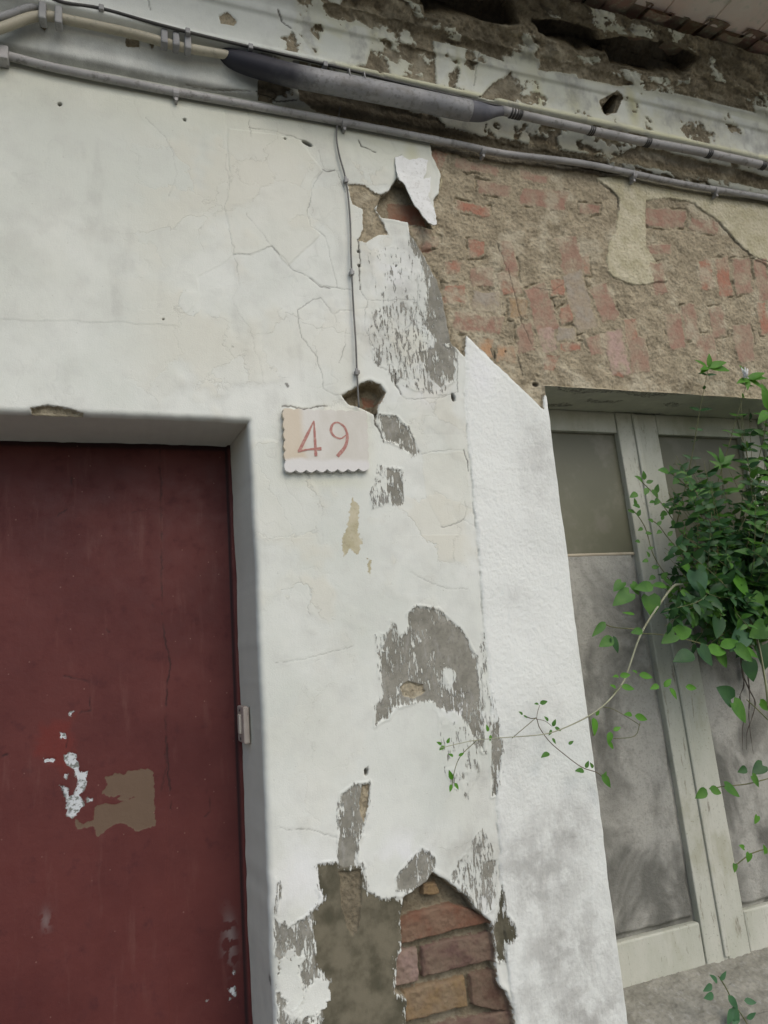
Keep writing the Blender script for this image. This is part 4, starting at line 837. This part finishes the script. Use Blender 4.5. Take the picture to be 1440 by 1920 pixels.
def herb(stems, leaves, pts, pairs, L0, L1, W=.42, r=.0013, kind='ovate', spread=.9, start=.15, up=.35):
    """a stem along pts with leaves in alternating pairs; L0 at base, L1 at tip"""
    P = spline(pts, 6); stems.tube(P, [r * (1 - .6 * i / len(P)) for i in range(len(P))], 5)
    for k in range(pairs):
        t = start + (1 - start) * k / max(1, pairs - 1); i = min(len(P) - 2, int(t * (len(P) - 1))); p = P[i]; tg = (P[i + 1] - P[max(i - 1, 0)]).normalized()
        a = k * 1.9 + random.uniform(-.3, .3); u = tg.cross(Vector((0, 1, 0))).normalized(); v = tg.cross(u).normalized(); L = (L0 + (L1 - L0) * t) * random.uniform(.8, 1.2)
        for s_ in (0, math.pi):
            d = (u * math.cos(a + s_) + v * math.sin(a + s_)) * spread + tg * up + Vector((0, -.18, 0)); leaf(leaves, p, d, OUT + RV(.35), L, L * W, kind, random.uniform(.05, .4), random.uniform(.1, .35))
def plant(name, label, parts, cat='plant', loc=(1.5, 1.45, .7)):
    o = empty(name, loc, label, cat)
    for nm, mb_, mat in parts:
        if mb_.v: mb_.build(nm, mat, o, True)
    return o
A_ = lambda x, y, Y: at(x, y, Y)
# dense clump in the right casement
st, l1, l2, sp = MB(), MB(), MB(), MB(); random.seed(21)
for k in range(160):
    bx, by = random.uniform(1310, 1470), random.uniform(1080, 1190); Y0 = random.uniform(1.40, 1.53)
    tx = random.gauss(1375, 80); ty_ = random.uniform(850, 1220) if tx < 1370 else random.uniform(770, 1230) - (0 if tx < 1300 else random.uniform(0, 30)); tx = max(1246 + max(0, (960 - ty_)) * .2, tx); Y1 = Y0 - random.uniform(.0, .13)
    p0 = A_(bx, by, Y0); p1 = A_(tx, ty_, Y1); mid = (p0 + p1) / 2 + RV(.012) + Vector((0, -.02, 0))
    herb(st, l1 if k % 3 else l2, [p0, mid, p1], random.randint(6, 10), .052 * random.uniform(.6, 1.25), .028, .46, .0012)
plant('dense_herb_clump', 'dense dark green leafy clump growing against the right casement of the window', [('stems', st, STM), ('leaves', l1, LD), ('lighter_leaves', l2, LF)], 'plant', A_(1400, 1180, 1.5))  # clump's inner shade painted with darker leaves, mixed among lighter ones
# flowering spikes
random.seed(5); BUD = simple('olive_buds', [(.13,.12,.05),(.20,.17,.08)], 60)
for (x0, y0, x1, y1, Y, lb) in [(1306,1110,1309,965,1.36,'leftmost tall flowering spike rising in front of the dark clump'),(1338,1120,1345,1012,1.35,'flowering spike just right of the bluish heart leaf'),(1345,1210,1352,1135,1.34,'low flowering spike below the heart leaves, hanging under the dark clump'),
     (1385,1090,1408,985,1.36,'slanting flowering spike in the upper right of the dark clump'),(1420,1080,1432,1000,1.37,'flowering spike nearest the right edge of the picture'),(1290,1060,1283,990,1.38,'short flowering spike at the left side of the dark clump')]:
    st, l1, sp = MB(), MB(), MB(); p0, p1 = A_(x0, y0, Y + .06), A_(x1, y1, Y); herb(st, l1, [p0, (p0 + p1) / 2 + RV(.003), p1], 17, .024, .014, .26, .0012, 'narrow', 1.0, .05, .12)
    for q in range(45):
        t = random.uniform(.1, .92); c0 = p0 + (p1 - p0) * t + RV(.0035); r0 = .0013; sp.tube([c0 - Vector((0, 0, r0)), c0 + Vector((0, 0, r0))], r0, 5)
    o = plant('flowering_spike', lb, [('stem', st, STM), ('leaves', l1, LF), ('buds', sp, BUD)], 'plant', p0); o['group'] = 'flowering spikes in the window plants'
# tall stems over the lintel
random.seed(9)
def tall(label, pts, Y0, Y1, pairs, L0, L1, tip, mats):
    st, l1, l2 = MB(), MB(), MB(); n = len(pts); P = [A_(x, y, Y0 + (Y1 - Y0) * i / (n - 1)) for i, (x, y) in enumerate(pts)]
    herb(st, l1, P, pairs, L0, L1, .34, .0017, 'ovate', .95, .1, .25)
    for (dx, dz, L) in tip: leaf(l2, P[-1] + RV(.002), (dx, -.25, dz), OUT + RV(.2), L * 1.5, L * .55, 'ovate', .2, .25)
    plant('tall_herb', label, [('stem', st, STM), ('leaves', l1, mats[0]), ('top_leaves', l2, mats[1])], 'plant', P[0])
TIP = [(-.9,.5,.030),(.1,1,.026),(.9,-.05,.046),(.7,.25,.04),(-.6,-.1,.028),(-1,-.5,.026)]
tall('left of two tall thin stems rising over the window lintel, bright leaves at its tip', [(1268,985),(1288,900),(1300,840),(1312,770),(1328,690)], 1.46, 1.345, 9, .040, .022, TIP, (LD, LB))
tall('right of two tall thin stems rising over the window lintel, beside a torn white fluff', [(1310,1010),(1338,930),(1362,850),(1382,780),(1402,712)], 1.45, 1.335, 9, .044, .028, [(-.5,.9,.03),(.9,.15,.042),(.8,.4,.04),(-.9,-.2,.034),(-.3,-.5,.026),(1,-.5,.04)], (LF, LB))
tall('bright green stem at the right edge of the picture, in front of the window frame', [(1385,1000),(1412,900),(1430,830),(1440,770)], 1.44, 1.36, 9, .040, .040, [(-.2,.9,.05),(.5,.8,.05),(-.7,-.4,.05),(.2,-.8,.05)], (LF, LB))
tall('short bright leafy stem in the right pane, between the two tall stems and the clump', [(1340,1010),(1350,960),(1355,915),(1352,870)], 1.43, 1.37, 6, .05, .045, [(-.7,.6,.035),(.7,.5,.035),(0,1,.03)], (LF, LF))
tall('drooping bright leafy stem at the right edge, level with the dark clump', [(1400,1060),(1425,990),(1440,940),(1452,900)], 1.43, 1.36, 7, .05, .05, [(-.9,.1,.04),(-.5,.9,.04)], (LB, LB))
# ovate-leaved sprig left of the clump
st, l1 = MB(), MB(); random.seed(14)
def sprig(path, Y, lv, stems, leaves, kind='ovate', r=.0012, W=.55):
    P = [A_(x, y, Y + random.uniform(-.003, .003)) for x, y in path]; stems.tube(spline(P, 5), r, 5)
    for (x, y, ang, L) in lv:
        a = math.radians(ang); b0 = A_(x, y, Y - .004); leaf(leaves, b0, (math.cos(a), -.25, math.sin(a)), Vector((-.1, -1, .4)) + RV(.25), L, L * W, kind, random.uniform(.05, .25), .2)
st, l1 = MB(), MB()
sprig([(1275,1110),(1250,1080),(1225,1040),(1210,990),(1190,960),(1178,955)], 1.43, [(1190,960,170,.022),(1195,968,60,.02),(1205,990,200,.018),(1210,1000,0,.02),(1200,1015,180,.018),(1215,1030,20,.018),(1215,1050,190,.02),(1222,1065,10,.022),(1228,1080,200,.024),(1240,1085,40,.026),(1245,1100,180,.024),(1255,1100,300,.02),(1262,1105,30,.022),(1192,948,100,.02),(1218,1045,120,.018)], st, l1)
plant('oval_leaved_sprig', 'lowest oval leaved sprig reaching left to the edge of the dusty pane', [('stem', st, STM), ('leaves', l1, LF)], 'plant', A_(1290, 1060, 1.43))['group'] = 'oval leaved sprigs left of the clump'
st, l1 = MB(), MB()
sprig([(1285,1010),(1262,975),(1245,950),(1225,925),(1205,905),(1200,900)], 1.42, [(1205,903,150,.030),(1208,900,95,.024),(1212,906,20,.022),(1222,918,300,.026),(1228,925,60,.028),(1235,935,220,.028),(1240,945,330,.026),(1228,940,190,.022),(1250,960,200,.028),(1255,965,60,.026),(1262,975,250,.022),(1268,985,20,.024),(1214,915,230,.026),(1195,925,200,.03),(1200,950,170,.024)], st, l1)
plant('oval_leaved_sprig', 'upper oval leaved sprig over the middle stile, just left of the right pane', [('stem', st, STM), ('leaves', l1, LF)], 'plant', A_(1290, 1060, 1.43))['group'] = 'oval leaved sprigs left of the clump'
st, l1 = MB(), MB()
sprig([(1290,1060),(1270,1030),(1250,1005),(1235,985),(1222,975)], 1.41, [(1225,978,160,.018),(1232,985,40,.018),(1240,995,200,.02),(1252,1005,40,.02),(1262,1020,190,.022),(1270,1030,50,.022),(1278,1045,200,.022),(1240,975,60,.018)], st, l1)
plant('oval_leaved_sprig', 'small oval leaved sprig between the two others, over the middle stile', [('stem', st, STM), ('leaves', l1, LF)], 'plant', A_(1290, 1060, 1.43))['group'] = 'oval leaved sprigs left of the clump'
st, l1 = MB(), MB()
sprig([(1330,960),(1300,925),(1280,905),(1262,890),(1250,884)], 1.40, [(1255,886,170,.040),(1262,890,110,.026),(1272,898,210,.030),(1285,908,60,.038),(1292,915,350,.036),(1300,925,230,.034),(1310,932,40,.040),(1320,945,10,.036),(1268,893,20,.036)], st, l1)
plant('oval_leaved_sprig', 'large oval leaved sprig in front of the upper right pane, left of the tall stems', [('stem', st, STM), ('leaves', l1, LF)], 'plant', A_(1290, 1060, 1.43))['group'] = 'oval leaved sprigs left of the clump'
# heart-leaved climber
st, l1, l2, l3 = MB(), MB(), MB(), MB(); random.seed(31)
HL = [(1303,1072,275,.058,.052,'LT'),(1292,1068,150,.030,.03,'LB'),(1312,1068,40,.026,.028,'LB'),(1216,1118,268,.048,.05,'LF'),(1180,1112,205,.056,.036,'LF'),(1166,1092,215,.036,.024,'LF'),(1185,1095,300,.03,.026,'LF'),(1225,1098,185,.06,.028,'LF'),(1250,1100,170,.045,.022,'LF'),(1275,1108,330,.04,.02,'LF'),
      (1378,1084,300,.055,.055,'LB'),(1400,1078,20,.05,.022,'LT'),(1425,1088,340,.04,.035,'LB'),(1385,1120,330,.06,.035,'LF'),(1375,1135,275,.07,.055,'LD'),(1410,1115,280,.06,.045,'LF'),(1430,1130,290,.06,.05,'LF'),
      (1395,1185,215,.075,.05,'LT'),(1435,1175,200,.06,.05,'LF'),(1265,1190,200,.045,.030,'LF'),(1268,1188,10,.046,.040,'LB'),(1300,1225,190,.065,.036,'LD'),(1312,1215,300,.05,.04,'LD'),(1325,1218,350,.055,.032,'LB'),(1345,1222,300,.045,.04,'LF'),(1350,1212,10,.06,.026,'LB'),(1385,1212,330,.06,.022,'LB'),(1380,1215,320,.055,.036,'LF'),
      (1205,1182,185,.036,.018,'LF'),(1190,1152,170,.036,.008,'LB'),(1135,1166,215,.052,.018,'LF'),(1150,1196,200,.048,.026,'LF'),(1148,1198,290,.034,.024,'LD'),
      (1370,1312,140,.05,.05,'LD'),(1375,1318,300,.055,.045,'LF'),(1425,1318,320,.03,.026,'LB'),(1325,1480,200,.040,.022,'LF'),(1330,1478,335,.034,.020,'LF'),(1360,1474,325,.046,.028,'LF'),(1400,1440,190,.03,.018,'LD'),(1430,1435,200,.04,.03,'LD'),(1410,1455,300,.03,.02,'LF'),(1420,1530,230,.02,.014,'LB'),(1405,1600,240,.02,.014,'LB'),(1395,1590,150,.016,.012,'LB'),(1378,1620,250,.018,.012,'LF'),(1435,1600,100,.02,.014,'LB'),
      (1345,1160,250,.05,.04,'LD'),(1320,1130,270,.05,.04,'LD'),(1290,1130,240,.04,.03,'LD'),(1430,1210,260,.06,.05,'LD'),(1400,1240,280,.05,.045,'LD'),(1415,1150,300,.06,.05,'LD')]
VST = []
bins = dict(LT=MB(), LB=MB(), LF=MB(), LD=MB())
for (x, y, ang, L, W, m_) in HL:
    a = math.radians(ang); Yq = 1.36 + random.uniform(-.02, .02); leaf(bins[m_], A_(x, y, Yq), (math.cos(a), -.1, math.sin(a)), Vector((-.1, -1, .35)) + RV(.25), L, W, 'heart' if W > .6 * L else 'ovate', random.uniform(.0, .15), random.uniform(.12, .35))
for path, Yq in [([(1440,1330),(1432,1260),(1420,1200),(1405,1150),(1395,1120)],1.36),([(1263,1098),(1300,1092),(1350,1094),(1400,1090)],1.37),([(1440,1090),(1350,1094)],1.37),([(1440,1208),(1400,1212),(1350,1215),(1290,1200),(1240,1190),(1200,1188)],1.37),([(1128,1166),(1150,1176),(1200,1180)],1.37),([(1440,1350),(1420,1330),(1400,1312)],1.37),([(1440,1460),(1400,1470),(1360,1474),(1330,1479)],1.37),([(1440,1590),(1410,1600),(1395,1610),(1380,1622)],1.38)]:
    VST.append(MB().tube(chain(path, Yq, 5), .0013, 6))
MB_ = MB().tube(chain([(1445,1330),(1432,1260),(1420,1200),(1400,1145)], 1.365, 5), .003, 7)
plant('heart_leaved_climber', 'climbing vine with heart shaped leaves in front of the window, below the dense clump', [('stem', v_, STM) for v_ in VST] + [('main_stem', MB_, CANE), ('bluish_leaves', bins['LT'], LT), ('bright_leaves', bins['LB'], LB), ('leaves', bins['LF'], LF), ('shaded_leaves', bins['LD'], LD)], 'vine', A_(1440, 1300, 1.4))
# cane reaching left over the pier
st, l1, TWS = MB(), MB(), []; random.seed(44)
P = chain([(1280,1096),(1263,1099),(1240,1128),(1212,1170),(1195,1205),(1180,1250),(1168,1280),(1140,1315),(1105,1342),(1050,1368),(1010,1378),(930,1384),(880,1390),(824,1403)], lambda x: 1.37 if x > 1150 else 1.33, 5)
st.tube(P, [.0031 * (1 - .75 * min(1, i / len(P) * 1.15)) for i in range(len(P))], 7)
for path in ([(960,1384),(1000,1350),(1005,1345)],[(893,1389),(862,1420),(850,1455),(848,1475)],[(1128,1325),(1150,1330),(1185,1350),(1200,1360)],[(1105,1342),(1112,1380),(1115,1360)],[(1165,1285),(1150,1300)],[(1200,1355),(1190,1380),(1150,1385)]): TWS.append(MB().tube(chain(path, 1.335, 4), .0008, 5))
for (x, y, ang, L) in [(834,1399,200,.012),(828,1396,150,.010),(838,1394,60,.010),(915,1372,100,.012),(920,1378,250,.010),(850,1418,150,.010),(860,1417,20,.010),(848,1462,110,.016),(846,1470,250,.012),(852,1468,300,.012),(1162,1268,5,.022),(1160,1268,175,.014),(1165,1288,350,.026),(1155,1290,150,.014),(1195,1262,150,.012),(1198,1266,350,.028),(1235,1285,190,.022),(1255,1290,300,.024),(1285,1288,350,.024),(1245,1288,40,.022),
                       (1112,1345,265,.03),(1118,1342,60,.012),(1185,1340,170,.018),(1190,1342,340,.026),(1145,1372,240,.022),(1150,1370,20,.016),(1140,1390,300,.016)]:
    a = math.radians(ang); leaf(l1, A_(x, y, 1.332), (math.cos(a), -.2, math.sin(a)), Vector((-.1, -1, .5)) + RV(.3), L * 1.25, L * .6, 'ovate', .15, .3)
plant('trailing_cane', 'long pale cane with tiny leaves trailing from the climber left across the white pier', [('cane', st, CANE), ('leaves', l1, LB)] + [('twig', t_, STM) for t_ in TWS], 'vine', A_(1263, 1099, 1.37))
st, l1 = MB(), MB(); st.tube(chain([(982,1341),(995,1347),(1006,1348),(1012,1365),(1030,1390),(1055,1412),(1090,1438),(1118,1448),(1133,1460)], 1.365, 5), .0010, 5); st.tube(chain([(1006,1348),(1008,1335),(1012,1322)], 1.365, 3), .0006, 5); st.tube(chain([(1006,1348),(1022,1352),(1035,1362)], 1.365, 3), .0006, 5)
for (x, y, ang, L) in [(980,1340,140,.010),(982,1342,330,.008),(1012,1319,10,.016),(1010,1320,170,.010),(1028,1352,130,.012),(1036,1362,60,.014),(1040,1364,330,.014),(1034,1368,230,.012),(1035,1384,300,.012),(1030,1412,190,.020),(1066,1396,30,.012),(1095,1445,170,.020),(1098,1440,60,.014),(1112,1440,120,.012),(1128,1452,300,.028),(1132,1458,60,.012)]:
    a = math.radians(ang); leaf(l1, A_(x, y, 1.363), (math.cos(a), -.2, math.sin(a)), Vector((-.1, -1, .5)) + RV(.3), L * 1.2, L * .6, 'ovate', .15, .3)
plant('thin_tendril', 'thin brown tendril with a few curled leaves lying against the white pier', [('stem', st, simple('brown_twig', [(.10,.085,.05),(.15,.12,.08)], 40)), ('leaves', l1, LF)], 'vine', A_(1060, 1415, 1.365))
# sprig over the sill
st, l1 = MB(), MB(); sprig([(1410,1935),(1392,1905),(1375,1880),(1360,1850),(1347,1830)], 1.40, [(1345,1842,130,.028),(1350,1838,40,.024),(1335,1846,190,.030),(1338,1865,175,.034),(1365,1866,300,.036),(1375,1885,265,.040),(1372,1890,230,.036),(1395,1876,345,.030),(1400,1910,20,.026),(1385,1905,200,.030)], st, l1, 'ovate', .0014, .45)
plant('sill_sprig', 'small bluish green sprig over the rough cement sill in the bottom right corner', [('stem', st, STM), ('leaves', l1, LT)], 'plant', A_(1400, 1925, 1.41))
# dry root hanging on the right panel
st = MB(); random.seed(3)
for k in range(3):
    pts = [(1392 + random.uniform(-6, 6), 1225)]; 
    for q in range(6): pts.append((pts[-1][0] + random.uniform(-9, 12), pts[-1][1] + random.uniform(22, 38)))
    st.tube(chain(pts, 1.548 - random.uniform(0, .01), 4), [.0026 * (1 - .8 * i / 24) * random.uniform(.5, 1.4) for i in range(len(chain(pts, 1.5, 4)))], 5)
plant('dry_roots', 'tangle of dark dry roots hanging down over the right cement panel', [('roots', st, simple('dark_dry_root', [(.06,.05,.04),(.10,.085,.065)], 40))], 'roots', A_(1392, 1225, 1.54))
# torn fluff on the tall herb
b = MB(); random.seed(8)
for k in range(26): c0 = A_(1398, 706, 1.325) + RV(.004); b.tube([c0, c0 + Vector((random.uniform(-.008, .006), random.uniform(-.004, .004), random.uniform(-.004, .026)))], .0012, 5)
tag(b.build('fluff', simple('white_fluff', [(.6,.6,.58),(.7,.7,.68)], 60), None, True), 'wisp of white fluff caught between the top leaves of the right tall stem', 'fluff')

# ------------------------------------------------------------------ street
PAV = simple('grey_pavement', [(.28,.275,.26),(.36,.35,.33),(.2,.2,.185)], 3, .9, .004, 30); ASP = simple('asphalt', [(.045,.045,.045),(.06,.06,.058)], 4, .9, .004, 60)
b = MB(); b.box(-4, 6, .35, 1.62, -.14, 0.0); tag(b.build('pavement', PAV, None, False, .01), None, None, None, 'structure')
b = MB(); b.add([(-60, -60, -.14), (60, -60, -.14), (60, 60, -.14), (-60, 60, -.14)], [(0, 1, 2, 3)]); tag(b.build('road', ASP), None, None, None, 'structure')
